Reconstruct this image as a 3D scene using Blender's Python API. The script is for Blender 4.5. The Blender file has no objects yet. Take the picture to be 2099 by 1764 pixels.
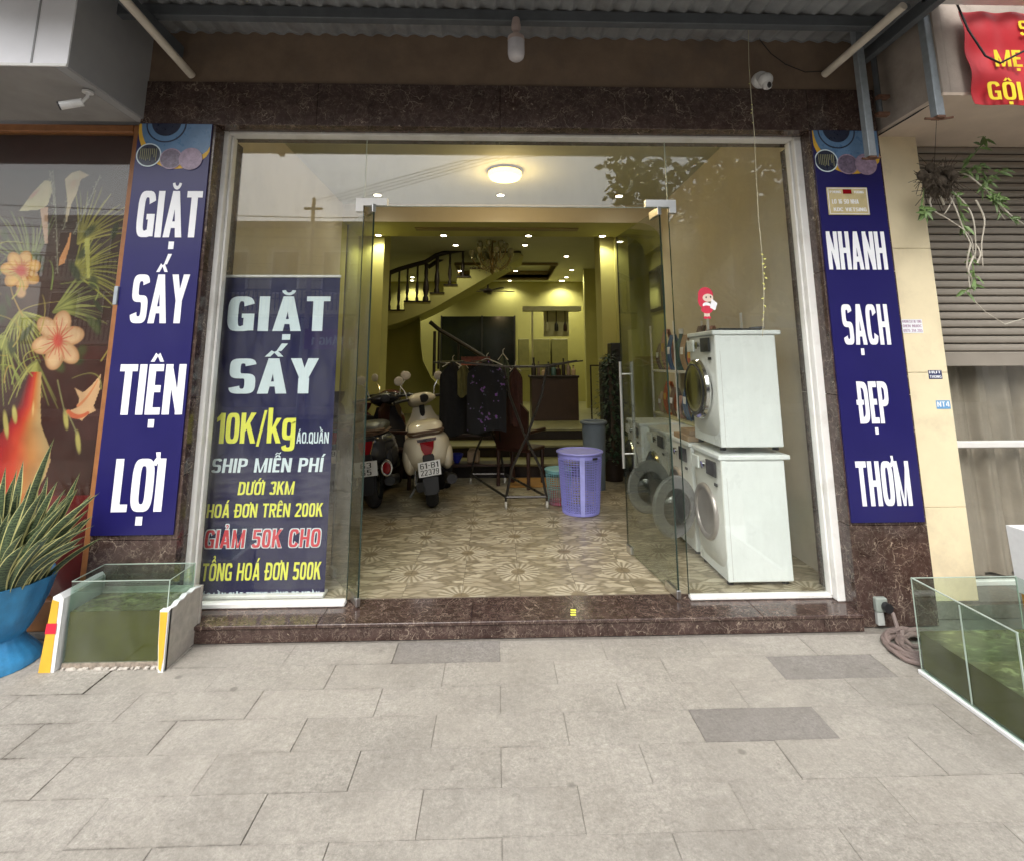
import bpy, math, random, unicodedata
import numpy as np
from math import sin, cos, pi, radians, atan2, sqrt
from mathutils import Vector, Matrix
random.seed(7)
SC = bpy.context.scene
COL = SC.collection

# ------------------------------------------------------------ camera
CF, CU, CV, CH = 1051.0, 1049.5, 572.0, 1.6      # focal length, principal point, eye height
_p, _y, _r = radians(9.2), radians(1.7), radians(-.19)
FW = np.array([sin(_y)*cos(_p), cos(_y)*cos(_p), sin(_p)])
_ri = np.array([cos(_y), -sin(_y), 0.]); _up = np.cross(_ri, FW)
RI = _ri*cos(_r)+_up*sin(_r); UP = -_ri*sin(_r)+_up*cos(_r)
cam = bpy.data.cameras.new('camera'); camo = bpy.data.objects.new('camera', cam); COL.objects.link(camo)
cam.sensor_fit = 'HORIZONTAL'; cam.sensor_width = 36.0
cam.lens = CF/2099.0*36.0
cam.shift_x = 0.0; cam.shift_y = (CV-882.0)/2099.0
cam.clip_start = .05; cam.clip_end = 500
camo.matrix_world = Matrix(((RI[0], UP[0], -FW[0], 0), (RI[1], UP[1], -FW[1], 0), (RI[2], UP[2], -FW[2], CH), (0, 0, 0, 1)))
SC.camera = camo

def P(u, v, x=None, y=None, z=None):
    """measured photo point -> place in the world on a known plane"""
    d = FW+RI*(u-CU)/CF-UP*(v-CV)/CF
    t = x/d[0] if x is not None else (y/d[1] if y is not None else (z-CH)/d[2])
    q = d*t; q[2] += CH
    return Vector(q)

def PQ(x, y, z):
    w = np.array([x, y, z-CH]); k = w@FW
    return CU+CF*(w@RI)/k, CV-CF*(w@UP)/k

# ------------------------------------------------------------ world, sun, exposure
W = bpy.data.worlds.new('World'); SC.world = W; W.use_nodes = True
wn = W.node_tree.nodes; wl = W.node_tree.links
sky = wn.new('ShaderNodeTexSky'); sky.sky_type = 'NISHITA'; sky.sun_disc = False
sky.sun_elevation = radians(48); sky.sun_rotation = radians(180+15)
sky.air_density = 1.4; sky.dust_density = 4.0; sky.ozone_density = 1.0
hs = wn.new('ShaderNodeHueSaturation'); hs.inputs['Saturation'].default_value = .22
wl.new(sky.outputs[0], hs.inputs['Color'])
wl.new(hs.outputs[0], wn['Background'].inputs[0])
wn['Background'].inputs[1].default_value = .15
sun = bpy.data.lights.new('sun', 'SUN'); sun.energy = .7; sun.angle = radians(35); sun.color = (1, .97, .92)
suno = bpy.data.objects.new('sun', sun); COL.objects.link(suno)
suno.rotation_euler = (radians(42), 0, radians(-15)); suno.location = (0, -5, 12)
SC.view_settings.view_transform = 'Standard'; SC.view_settings.look = 'None'
SC.view_settings.exposure = 1.1; SC.view_settings.gamma = 1; SC.view_settings.use_curve_mapping = False
try:
    SC.cycles.transparent_max_bounces = 24; SC.cycles.max_bounces = 10; SC.cycles.diffuse_bounces = 4
    SC.cycles.sample_clamp_indirect = 4.0; SC.cycles.use_denoising = True
except Exception: pass

# ------------------------------------------------------------ materials
class N:
    """tiny node helper"""
    def __init__(s, name):
        s.m = bpy.data.materials.new(name); s.m.use_nodes = True
        s.t = s.m.node_tree; s.n = s.t.nodes; s.l = s.t.links
        s.b = s.n['Principled BSDF']; s.out = s.n['Material Output']
    def new(s, typ, **kw):
        n = s.n.new('ShaderNode'+typ)
        for k, v in kw.items():
            if k.startswith('i_'):
                key = k[2:]; key = int(key) if key.isdigit() else key.replace('_', ' ')
                s.put(n.inputs[key], v)
            else: setattr(n, k, v)
        return n
    def put(s, sock, v):
        if isinstance(v, bpy.types.NodeSocket): s.l.new(v, sock)
        else:
            if hasattr(sock, 'default_value') and isinstance(v, (tuple, list)) and len(v) == 3 and sock.type == 'RGBA': v = (*v, 1)
            sock.default_value = v
    def math(s, op, a, b=None, c=None):
        n = s.n.new('ShaderNodeMath'); n.operation = op
        s.put(n.inputs[0], a)
        if b is not None: s.put(n.inputs[1], b)
        if c is not None: s.put(n.inputs[2], c)
        return n.outputs[0]
    def mix(s, f, a, b, mode='MIX'):
        n = s.n.new('ShaderNodeMix'); n.data_type = 'RGBA'; n.blend_type = mode
        s.put(n.inputs[0], f); s.put(n.inputs[6], a); s.put(n.inputs[7], b); return n.outputs[2]
    def ramp(s, f, stops):
        n = s.n.new('ShaderNodeValToRGB'); s.put(n.inputs[0], f); e = n.color_ramp.elements
        while len(e) < len(stops): e.new(.5)
        for i, (p, c) in enumerate(stops):
            e[i].position = p; e[i].color = (*c, 1) if len(c) == 3 else c
        return n.outputs[0]
    def pos(s, kind='obj', scale=(1, 1, 1)):
        if kind == 'world': o = s.n.new('ShaderNodeNewGeometry').outputs['Position']
        else: o = s.n.new('ShaderNodeTexCoord').outputs['Object']
        mp = s.n.new('ShaderNodeMapping'); mp.inputs['Scale'].default_value = scale
        s.l.new(o, mp.inputs[0]); return mp.outputs[0]
    def noise(s, vec, scale, detail=4, rough=.6, dist=0):
        n = s.n.new('ShaderNodeTexNoise'); s.l.new(vec, n.inputs['Vector'])
        n.inputs['Scale'].default_value = scale; n.inputs['Detail'].default_value = detail
        n.inputs['Roughness'].default_value = rough; n.inputs['Distortion'].default_value = dist
        return n.outputs['Fac']
    def bump(s, h, st=.3, d=.01):
        n = s.n.new('ShaderNodeBump'); n.inputs['Strength'].default_value = st; n.inputs['Distance'].default_value = d
        s.l.new(h, n.inputs['Height']); s.l.new(n.outputs[0], s.b.inputs['Normal'])
    def fin(s, col=None, rough=None, metal=None, spec=None):
        if col is not None: s.put(s.b.inputs['Base Color'], col)
        if rough is not None: s.put(s.b.inputs['Roughness'], rough)
        if metal is not None: s.b.inputs['Metallic'].default_value = metal
        if spec is not None: s.b.inputs['Specular IOR Level'].default_value = spec
        return s.m

def mix3(a, b, t): return tuple(a[i]*(1-t)+b[i]*t for i in range(3))
def mat(name, c, rough=.6, metal=0, var=.18, scale=6, bump=0, spec=.5, dirt=None, rand=0):
    k = N(name); v = k.pos('world')
    f = k.noise(v, scale, 5, .65)
    lo = tuple(x*(1-var) for x in c); hi = tuple(min(1, x*(1+var)) for x in c)
    col = k.ramp(f, [(.25, lo), (.75, hi)])
    if dirt:
        g = k.noise(v, 2.3, 6, .7); col = k.mix(k.ramp(g, [(.52, (0, 0, 0)), (.72, (.6, .6, .6))]), col, dirt)
    if rand:
        oi = k.new('ObjectInfo').outputs['Random']
        hv = k.new('HueSaturation'); k.l.new(col, hv.inputs['Color'])
        k.l.new(k.math('MULTIPLY_ADD', oi, rand*2, 1-rand), hv.inputs['Value']); col = hv.outputs[0]
    r = k.math('MULTIPLY_ADD', k.noise(v, scale*2.2, 4), .25, max(0, rough-.12))
    if bump: k.bump(k.noise(v, scale*14, 5, .7), bump, .004)
    return k.fin(col, r, metal, spec)

def emit(name, c, st):
    k = N(name); k.b.inputs['Base Color'].default_value = (.8, .8, .8, 1)
    k.b.inputs['Emission Color'].default_value = (*c, 1); k.b.inputs['Emission Strength'].default_value = st
    return k.m

def m_marble():
    k = N('dark emperador marble'); v = k.pos('world')
    w = k.new('VectorMath', operation='ADD'); nz = k.new('TexNoise'); k.l.new(v, nz.inputs['Vector']); nz.inputs['Scale'].default_value = 7; nz.inputs['Detail'].default_value = 6
    sc = k.new('VectorMath', operation='SCALE'); k.l.new(nz.outputs['Color'], sc.inputs[0]); sc.inputs['Scale'].default_value = .24
    k.l.new(v, w.inputs[0]); k.l.new(sc.outputs[0], w.inputs[1])
    veins = None
    for s, wd, amp in ((9, .022, .75), (23, .04, .4), (52, .09, .28)):
        vo = k.new('TexVoronoi', feature='DISTANCE_TO_EDGE'); k.l.new(w.outputs[0], vo.inputs['Vector']); vo.inputs['Scale'].default_value = s
        a = k.math('MULTIPLY', k.ramp(vo.outputs['Distance'], [(0, (1, 1, 1)), (wd, (0, 0, 0))]), amp)
        msk = k.ramp(k.noise(v, s*.6, 3), [(.46, (0, 0, 0)), (.62, (1, 1, 1))])
        a = k.math('MULTIPLY', a, msk)
        veins = a if veins is None else k.math('MAXIMUM', veins, a)
    spots = k.ramp(k.noise(w.outputs[0], 26, 2), [(.70, (0, 0, 0)), (.76, (.8, .8, .8))])
    veins = k.math('MAXIMUM', veins, spots)
    base = k.ramp(k.noise(w.outputs[0], 11, 7, .7), [(.3, (.026, .014, .012)), (.6, (.075, .047, .040)), (.8, (.13, .09, .075))])
    return k.fin(k.mix(veins, base, (.46, .37, .29)), .16, 0, .5)

def m_granite(name, c):
    k = N(name); v = k.pos('world')
    oi = k.new('ObjectInfo').outputs['Random']
    fine = k.noise(v, 85, 3, .85); med = k.noise(v, 30, 5, .7); big = k.noise(v, 2.6, 5, .6)
    f = k.math('ADD', k.math('MULTIPLY', fine, .55), k.math('MULTIPLY', med, .45))
    col = k.ramp(f, [(.36, tuple(x*.62 for x in c)), (.52, c), (.66, tuple(x*1.40 for x in c))])
    col = k.mix(k.ramp(big, [(.35, (0, 0, 0)), (.75, (.55, .55, .55))]), col, tuple(x*.72 for x in (c[0], c[1]*.97, c[2]*.93)))
    col = k.mix(k.ramp(k.noise(v, .9, 6, .7), [(.40, (0, 0, 0)), (.62, (.42, .42, .42))]), col, tuple(x*1.22 for x in c))
    vs_ = k.new('TexVoronoi'); k.l.new(v, vs_.inputs['Vector']); vs_.inputs['Scale'].default_value = 2.6
    col = k.mix(k.ramp(vs_.outputs['Distance'], [(.035, (.7, .7, .7)), (.06, (0, 0, 0))]), col, tuple(x*.5 for x in c))
    sp = k.ramp(k.noise(v, 5.5, 2, .5), [(.74, (0, 0, 0)), (.78, (.5, .5, .5))])
    col = k.mix(sp, col, tuple(x*.6 for x in c))
    hv = k.new('HueSaturation'); k.l.new(col, hv.inputs['Color'])
    k.l.new(k.math('MULTIPLY_ADD', oi, .10, .95), hv.inputs['Value'])
    outc = hv.outputs[0]
    if 'paving' in name and 'joint' not in name:
        # dirt caught along the joints, broken up and heavier on the worn left side
        ob = k.n.new('ShaderNodeTexCoord').outputs['Object']; sx = k.new('SeparateXYZ'); k.l.new(ob, sx.inputs[0])
        ex = k.math('MINIMUM', sx.outputs[0], k.math('SUBTRACT', .585, sx.outputs[0])); ey = k.math('MINIMUM', sx.outputs[1], k.math('SUBTRACT', .2085, sx.outputs[1]))
        wp = k.new('SeparateXYZ'); k.l.new(v, wp.inputs[0])
        e = k.math('ADD', k.math('MINIMUM', ex, ey), k.math('MULTIPLY_ADD', k.noise(v, 38, 4, .7), .016, -.008))
        near = k.ramp(e, [(.0, (1, 1, 1)), (.0065, (0, 0, 0))])
        patch = k.ramp(k.noise(v, 3.1, 4, .6), [(.46, (.10, .10, .10)), (.60, (1, 1, 1))])
        left = k.math('MINIMUM', 1.0, k.math('MAXIMUM', .28, k.math('MULTIPLY_ADD', wp.outputs[0], -.4, .25)))
        wide = k.math('MULTIPLY', k.ramp(e, [(.0, (1, 1, 1)), (.035, (0, 0, 0))]), .22)
        amt = k.math('MULTIPLY', k.math('MULTIPLY', k.math('MAXIMUM', near, wide), patch), left)
        outc = k.mix(amt, outc, (.085, .072, .06))
        wear = k.ramp(k.noise(v, 1.7, 6, .75, .4), [(.48, (0, 0, 0)), (.60, (.30, .30, .30))]); outc = k.mix(wear, outc, (.19, .175, .155))
        drip = k.ramp(k.noise(v, 13, 3, .5), [(.70, (0, 0, 0)), (.74, (.35, .35, .35))]); outc = k.mix(drip, outc, (.16, .145, .13))
    k.bump(k.math('ADD', fine, k.math('MULTIPLY', med, 2)), .45, .004)
    return k.fin(outc, .82, 0, .25)

def m_floor_tile():
    k = N('patterned floor tile'); g = k.new('NewGeometry').outputs['Position']
    sx = k.new('SeparateXYZ'); k.l.new(g, sx.inputs[0]); T = .77
    X = k.math('DIVIDE', k.math('ADD', sx.outputs[0], .23+T*8), T); Y = k.math('DIVIDE', k.math('ADD', sx.outputs[1], -4.40+T*8), T)
    def cell(ox):
        fx = k.math('SUBTRACT', k.math('FRACT', k.math('ADD', X, .5+ox)), .5); fy = k.math('SUBTRACT', k.math('FRACT', k.math('ADD', Y, .5+ox)), .5)
        r = k.math('SQRT', k.math('ADD', k.math('MULTIPLY', fx, fx), k.math('MULTIPLY', fy, fy)))
        return r, k.math('ARCTAN2', fy, fx)
    r1, a1 = cell(0); r2, a2 = cell(.5)
    sel = k.math('LESS_THAN', r1, r2)
    def pick(a, b):
        return k.math('ADD', k.math('MULTIPLY', sel, a), k.math('MULTIPLY', k.math('SUBTRACT', 1, sel), b))
    r = pick(r1, r2); a = pick(a1, a2)
    v = k.pos('world')
    nz = k.noise(v, 9, 6, .7)
    pet = k.math('SINE', k.math('ADD', k.math('MULTIPLY', a, 20), k.math('MULTIPLY', nz, 2.5)))
    ring = k.math('MULTIPLY', k.math('GREATER_THAN', r, .075), k.math('LESS_THAN', r, .205))
    petm = k.math('MULTIPLY', ring, k.math('GREATER_THAN', pet, -.15))
    # fan shaped shards running between the medallions
    wob = k.new('VectorMath', operation='ADD'); nn = k.new('TexNoise'); k.l.new(v, nn.inputs['Vector']); nn.inputs['Scale'].default_value = 6; nn.inputs['Detail'].default_value = 3
    sc = k.new('VectorMath', operation='SCALE'); k.l.new(nn.outputs['Color'], sc.inputs[0]); sc.inputs['Scale'].default_value = .12
    k.l.new(v, wob.inputs[0]); k.l.new(sc.outputs[0], wob.inputs[1])
    es = []; cs = []
    for rot in (.55, -.55):
        mp = k.new('Mapping'); mp.inputs['Rotation'].default_value = (0, 0, rot); mp.inputs['Scale'].default_value = (5, 17, 1)
        k.l.new(wob.outputs[0], mp.inputs[0]); vo = k.new('TexVoronoi', feature='DISTANCE_TO_EDGE'); k.l.new(mp.outputs[0], vo.inputs['Vector']); vo.inputs['Scale'].default_value = 1.2
        vc = k.new('TexVoronoi'); k.l.new(mp.outputs[0], vc.inputs['Vector']); vc.inputs['Scale'].default_value = 1.2
        es.append(vo.outputs['Distance']); cs.append(vc.outputs['Color'])
    quad = k.math('GREATER_THAN', k.math('MULTIPLY', k.math('SINE', a), k.math('COSINE', a)), 0)
    e = k.math('ADD', k.math('MULTIPLY', quad, es[0]), k.math('MULTIPLY', k.math('SUBTRACT', 1, quad), es[1]))
    cc = k.mix(quad, cs[1], cs[0])
    sp_ = k.new('SeparateColor'); k.l.new(cc, sp_.inputs[0])
    tone = k.ramp(sp_.outputs[0], [(0, (.24, .205, .145)), (.5, (.40, .35, .25)), (1, (.56, .50, .37))])
    col = k.mix(k.ramp(e, [(.02, (.85, .85, .85)), (.16, (0, 0, 0))]), tone, (.14, .115, .07))
    soft = k.math('MULTIPLY', k.math('MULTIPLY', ring, k.math('MULTIPLY_ADD', pet, .5, .5)), .70)
    col = k.mix(soft, col, (.60, .545, .42))
    gap_ = k.math('MULTIPLY', k.math('MULTIPLY', ring, k.math('LESS_THAN', pet, -.30)), .7); col = k.mix(gap_, col, (.20, .165, .10))
    core = k.math('MULTIPLY', k.math('LESS_THAN', r, .065), .85); col = k.mix(core, col, (.17, .13, .075))
    col = k.mix(k.ramp(nz, [(.35, (0, 0, 0)), (.8, (.6, .6, .6))]), col, (.27, .22, .135))
    return k.fin(col, .28, 0, .4)

def m_glass(name, tint=(.93, .97, .94), ior=1.5, dirt=.0):
    k = N(name); k.n.remove(k.b)
    tr = k.new('BsdfTransparent'); tr.inputs[0].default_value = (*tint, 1)
    gl = k.new('BsdfGlossy'); gl.inputs['Roughness'].default_value = .0; gl.inputs['Color'].default_value = (1, 1, 1, 1)
    g = k.new('NewGeometry'); dt = k.new('VectorMath', operation='DOT_PRODUCT')
    k.l.new(g.outputs['Incoming'], dt.inputs[0]); k.l.new(g.outputs['Normal'], dt.inputs[1])
    f0 = ((ior-1)/(ior+1))**2
    fr = k.math('MULTIPLY_ADD', k.math('POWER', k.math('SUBTRACT', 1, k.math('ABSOLUTE', dt.outputs['Value'])), 5), 1-f0, f0)
    mx = k.new('MixShader'); k.l.new(fr, mx.inputs[0]); k.l.new(tr.outputs[0], mx.inputs[1]); k.l.new(gl.outputs[0], mx.inputs[2])
    last = mx.outputs[0]
    if dirt:
        df = k.new('BsdfDiffuse'); df.inputs[0].default_value = (.6, .6, .55, 1)
        v = k.pos('world', (1, 1, .35)); f = k.ramp(k.noise(v, 5, 6, .7), [(.42, (0, 0, 0)), (.8, (dirt, dirt, dirt))])
        m2 = k.new('MixShader'); k.l.new(f, m2.inputs[0]); k.l.new(last, m2.inputs[1]); k.l.new(df.outputs[0], m2.inputs[2]); last = m2.outputs[0]
    k.l.new(last, k.out.inputs[0]); return k.m

def m_vcol(name, rough=.5, spec=.4):
    k = N(name); a = k.new('VertexColor'); a.layer_name = 'Col'; return k.fin(a.outputs[0], rough, 0, spec)

def m_water():
    k = N('green tank water'); v = k.pos('world')
    c = k.ramp(k.noise(v, 4, 5), [(.3, (.072, .062, .013)), (.7, (.105, .092, .020))]); return k.fin(c, .06, 0, .5)
def m_watertop():
    k = N('duckweed water surface'); v = k.pos('world', (1, 1.6, 1))
    c = k.ramp(k.noise(v, 11, 7, .72, .6), [(.42, (.085, .083, .030)), (.55, (.12, .125, .050)), (.66, (.26, .28, .12))]); return k.fin(c, .12, 0, .5)

M = {}
def build_materials():
    M['marble'] = m_marble()
    M['slab'] = m_granite('pale granite paving', (.345, .322, .285))
    M['slab_dark'] = m_granite('grey granite paving', (.245, .228, .210))
    M['joint'] = m_granite('paving joint sand', (.22, .20, .175))
    M['tile'] = m_floor_tile()
    M['grout'] = mat('grout', (.16, .13, .09), .8)
    M['asphalt'] = mat('asphalt', (.055, .055, .055), .85, 0, .2, 40, .3)
    M['glass_soft'] = m_glass('neighbour window glass', (.95, .96, .95), 1.40, .02)
    M['glass'] = m_glass('clear shop glass', (.972, .985, .975), 1.54, .06)
    M['door_glass'] = m_glass('glass door leaf', (.80, .83, .79), 1.62, .07)
    M['tank_glass'] = m_glass('aquarium glass', (.88, .94, .91), 1.45, .07)
    M['glass_edge'] = mat('green glass edge', (.02, .035, .028), .15)
    M['tank_edge'] = mat('pale tank seam', (.42, .50, .44), .3)
    M['alu'] = mat('white powder coated aluminium', (.78, .77, .74), .38, 0, .08, 4, 0, .5, (.45, .43, .38))
    M['steel'] = mat('brushed stainless steel', (.70, .70, .69), .30, 1, .02, 3)
    M['galv'] = mat('galvanised steel', (.36, .40, .43), .45, .4, .18, 20)
    M['sheet'] = mat('corrugated metal sheet', (.30, .31, .32), .5, .35, .22, 5, .1, .5, (.20, .17, .14))
    M['beamsteel'] = mat('grey painted steel', (.105, .115, .125), .55, .2, .2, 6)
    M['rust'] = mat('rusty iron', (.16, .08, .05), .8, 0, .4, 30, .3)
    M['stucco'] = mat('brown stucco', (.215, .155, .11), .85, 0, .18, 5, .4, .2, (.15, .12, .10))
    M['grey_wall'] = mat('grey painted wall', (.30, .29, .28), .75, 0, .12, 4, .15, .3, (.22, .21, .2))
    M['pipe'] = mat('ivory pvc pipe', (.62, .56, .47), .45, 0, .12, 8, 0, .4, (.4, .35, .28))
    M['lightbox'] = mat('white sign box', (.90, .89, .92), .35, 0, .06, 3)
    M['boxside'] = mat('grey sign box panel', (.33, .33, .335), .5, 0, .1, 3)
    M['cream'] = mat('cream ceramic tile', (.82, .71, .48), .35, 0, .06, 5, 0, .45, (.55, .47, .33))
    M['beige'] = mat('pinkish beige soffit', (.64, .53, .43), .7, 0, .1, 4, .1)
    M['side_wall'] = mat('stained concrete', (.38, .325, .28), .8, 0, .2, 4, .3, .2, (.2, .17, .14))
    M['shutter'] = mat('taupe roller shutter', (.32, .285, .24), .5, .15, .1, 3, 0, .4)
    M['curtain'] = mat('taupe pleated curtain', (.33, .28, .225), .85, 0, .15, 5)
    M['dark'] = mat('dark void', (.02, .02, .02), .8)
    M['black'] = mat('black plastic', (.018, .018, .02), .35)
    M['rubber'] = mat('black rubber', (.02, .02, .022), .8, 0, .3, 30, .3)
    M['white'] = mat('white plastic', (.78, .78, .77), .3, 0, .05, 6)
    M['washer'] = mat('white washer enamel', (.80, .83, .82), .3, 0, .04, 3)
    M['washer_front'] = mat('washer front panel', (.70, .70, .66), .32, 0, .05, 3)
    M['chrome'] = mat('chrome', (.8, .8, .8), .1, 1, .02)
    M['porthole'] = m_glass('washer door glass', (.45, .47, .47), 1.6)
    M['drum'] = mat('washer drum', (.42, .38, .36), .35, .6)
    kn = N('navy sign vinyl'); vn = kn.pos('world'); kn.bump(kn.noise(vn, 2.2, 2, .4), .12, .02); M['navy'] = kn.fin(kn.ramp(kn.noise(vn, 5, 6, .7), [(.3, (.012, .010, .092)), (.75, (.015, .012, .106))]), kn.math('MULTIPLY_ADD', kn.noise(vn, 3, 3), .15, .25), 0, .5)
    M['navy2'] = mat('navy banner print', (.014, .014, .062), .35, 0, .10, 2, 0, .4)
    M['print_white'] = mat('white print', (.84, .85, .88), .45, 0, .03)
    M['print_pale'] = mat('pale blue print', (.66, .76, .80), .45, 0, .03)
    M['print_yellow'] = mat('yellow print', (.80, .80, .10), .45, 0, .03)
    M['print_red'] = mat('red print', (.62, .05, .07), .45, 0, .05)
    M['print_black'] = mat('black print', (.03, .03, .03), .5)
    M['wood_frame'] = mat('orange brown door frame', (.30, .125, .045), .4, 0, .25, 14, 0, .4)
    M['red_cloth'] = mat('red banner cloth', (.50, .025, .035), .5, 0, .12, 5)
    M['banner_gold'] = mat('yellow banner print', (.85, .66, .03), .5, 0, .05)
    M['wall_front'] = mat('beige interior wall', (.66, .60, .49), .7, 0, .06, 2, .05, .3)
    M['wall_lime'] = mat('lime yellow interior wall', (.44, .42, .155), .7, 0, .07, 2, .05, .3)
    M['ceil'] = mat('off white ceiling', (.50, .49, .36), .75, 0, .05, 2)
    M['ceil_dark'] = mat('ceiling cove trim', (.22, .16, .07), .5, 0, .1, 4)
    M['wood_dark'] = mat('dark varnished wood', (.016, .008, .005), .55, 0, .35, 12)
    M['wood_red'] = mat('red brown carved wood', (.035, .012, .008), .35, 0, .35, 12)
    M['brass'] = mat('aged brass', (.26, .19, .07), .35, .6, .3, 20)
    M['crystal'] = mat('chandelier glass drops', (.35, .33, .18), .15, .1, .3, 20)
    M['lamp_warm'] = emit('glowing yellow lamp', (1, .60, .10), 3.0)
    M['lamp_white'] = emit('glowing downlight', (1, .93, .72), 14)
    M['pot_blue'] = mat('blue glazed plastic pot', (.035, .225, .45), .38, 0, .25, 16, .35, .5, (.02, .14, .33))
    M['leaf_mid'] = mat('snake plant green', (.055, .085, .035), .45, 0, .45, 30)
    M['leaf_edge'] = mat('snake plant yellow margin', (.50, .48, .20), .45, 0, .2, 20)
    M['leaf'] = mat('green leaf', (.12, .19, .06), .5, 0, .4, 14, 0, .4, None, .25)
    M['leaf_dark'] = mat('dark artificial leaf', (.015, .04, .018), .5, 0, .4, 14)
    M['root'] = mat('pale orchid root', (.50, .46, .38), .7, 0, .2, 20)
    M['bark'] = mat('bark', (.07, .05, .035), .85, 0, .4, 20, .5)
    M['moss'] = mat('dark coir pot', (.060, .045, .030), .9, 0, .5, 40, .6)
    M['foam'] = mat('dirty white foam', (.50, .46, .41), .85, 0, .25, 16, .8, .2, (.28, .24, .20))
    M['foam_white'] = mat('clean white foam', (.80, .80, .80), .8, 0, .06, 20, .4, .2)
    M['foam_stone'] = mat('foam base with chips', (.30, .25, .20), .8, 0, .6, 45, .6)
    M['tape_yellow'] = mat('yellow tape', (.70, .42, .04), .4, 0, .1, 12)
    M['tape_red'] = mat('red tape', (.68, .02, .05), .4, 0, .1, 12)
    M['tape_orange'] = mat('orange tape', (.72, .28, .02), .4, 0, .1, 12)
    M['water'] = m_water(); M['watertop'] = m_watertop()
    M['hose'] = mat('mauve brown hose', (.20, .15, .135), .55, 0, .2, 12)
    M['basket'] = mat('lilac plastic', (.27, .27, .66), .4, 0, .06, 8)
    M['basket_teal'] = mat('teal plastic', (.16, .36, .38), .4, 0, .06, 8)
    M['basket_red'] = mat('dark red plastic', (.30, .05, .09), .4, 0, .06, 8)
    M['bin'] = mat('blue grey bin plastic', (.13, .16, .19), .5, 0, .06, 8)
    M['scooter'] = mat('cream scooter paint', (.60, .54, .42), .2, 0, .05, 4)
    M['scooter_band'] = mat('brown seat band', (.10, .055, .03), .5)
    M['moto_black'] = mat('black motorbike paint', (.02, .02, .024), .2)
    M['moto_red'] = mat('dark red motorbike paint', (.07, .010, .010), .25)
    M['light_red'] = mat('red tail lamp', (.22, .006, .010), .12)
    M['amber'] = mat('amber lens', (.62, .33, .06), .12)
    M['plate'] = mat('white number plate', (.66, .66, .66), .4, 0, .08, 20)
    M['mirror_glass'] = mat('mirror housing', (.50, .46, .42), .25)
    M['cloth_black'] = mat('black garment', (.005, .005, .006), .9, 0, .4, 12)
    M['cloth_olive'] = mat('olive garment', (.11, .10, .03), .9, 0, .2, 12)
    M['rack'] = mat('dark rack tube', (.05, .045, .04), .3, .6)
    M['castor'] = mat('castor wheel', (.45, .43, .38), .5)
    M['tan'] = mat('tan cardboard', (.42, .30, .19), .8, 0, .15, 9)
    M['orange_pack'] = mat('orange packet', (.55, .14, .05), .4, 0, .35, 25)
    M['brown_pack'] = mat('brown packet', (.16, .11, .09), .45, 0, .5, 25)
    M['pink_pack'] = mat('pink packet', (.45, .25, .22), .45, 0, .4, 25)
    M['teal_pack'] = mat('teal bottle', (.05, .11, .11), .4, 0, .4, 25)
    M['blue_pack'] = mat('blue packet', (.07, .13, .26), .4, 0, .4, 25)
    M['door_black'] = mat('black glossy door', (.010, .013, .010), .08)
    M['gold_plate'] = mat('gold number plaque', (.62, .52, .28), .35, .2, .25, 6)
    M['steppale'] = mat('pale stair stone', (.20, .19, .09), .4)
    M['facade_olive'] = mat('olive yellow house front', (.60, .56, .36), .8, 0, .1, 1)
    M['facade_grey'] = mat('grey house front', (.48, .47, .44), .8, 0, .1, 1)
    M['window_dark'] = mat('dark window glass', (.03, .035, .04), .08)
    M['tree_leaf'] = mat('street tree leaf', (.05, .075, .02), .55, 0, .5, 3)
    M['cable'] = mat('black cable', (.012, .012, .012), .6)
    M['cord'] = mat('yellowish cord', (.45, .42, .30), .8)
    M['petal_yellow'] = mat('pale yellow paper leaf', (.62, .62, .18), .7)
    M['skin'] = mat('sticker skin tone', (.75, .60, .50), .5, 0, .03)
    M['sticker_red'] = mat('sticker red', (.60, .04, .08), .4, 0, .05)
    M['sticker_blue'] = mat('sticker light blue', (.15, .36, .62), .4, 0, .2, 60)
    M['sticker_navy'] = mat('sticker navy', (.03, .04, .12), .4)
    M['photo_blue'] = mat('printed washer blue', (.11, .21, .36), .3, 0, .15, 12)
    M['photo_dark'] = mat('printed washer door', (.02, .025, .05), .3, 0, .3, 20)
    M['photo_mid'] = mat('printed garments', (.14, .11, .16), .3, 0, .6, 40)
    M['photo_pink'] = mat('printed folded towels', (.30, .22, .30), .3, 0, .4, 40)
    M['kitchen'] = mat('kitchen shelf board', (.48, .46, .27), .4)
build_materials()

# ------------------------------------------------------------ mesh building
WL = {}
def wl_of(o): return WL.get(o, Vector((0, 0, 0)))
def tag(o, label=None, cat=None, group=None, kind=None):
    if label: o['label'] = label
    if cat: o['category'] = cat
    if group: o['group'] = group
    if kind: o['kind'] = kind
    return o
def thing(name, label, cat, loc=(0, 0, 0), group=None):
    o = bpy.data.objects.new(name, None); COL.objects.link(o); o.location = loc; WL[o] = Vector(loc)
    o.empty_display_size = .1
    return tag(o, label, cat, group)
def struct(name, loc=(0, 0, 0)):
    o = bpy.data.objects.new(name, None); COL.objects.link(o); o.location = loc; WL[o] = Vector(loc); o['kind'] = 'structure'; return o

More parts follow.
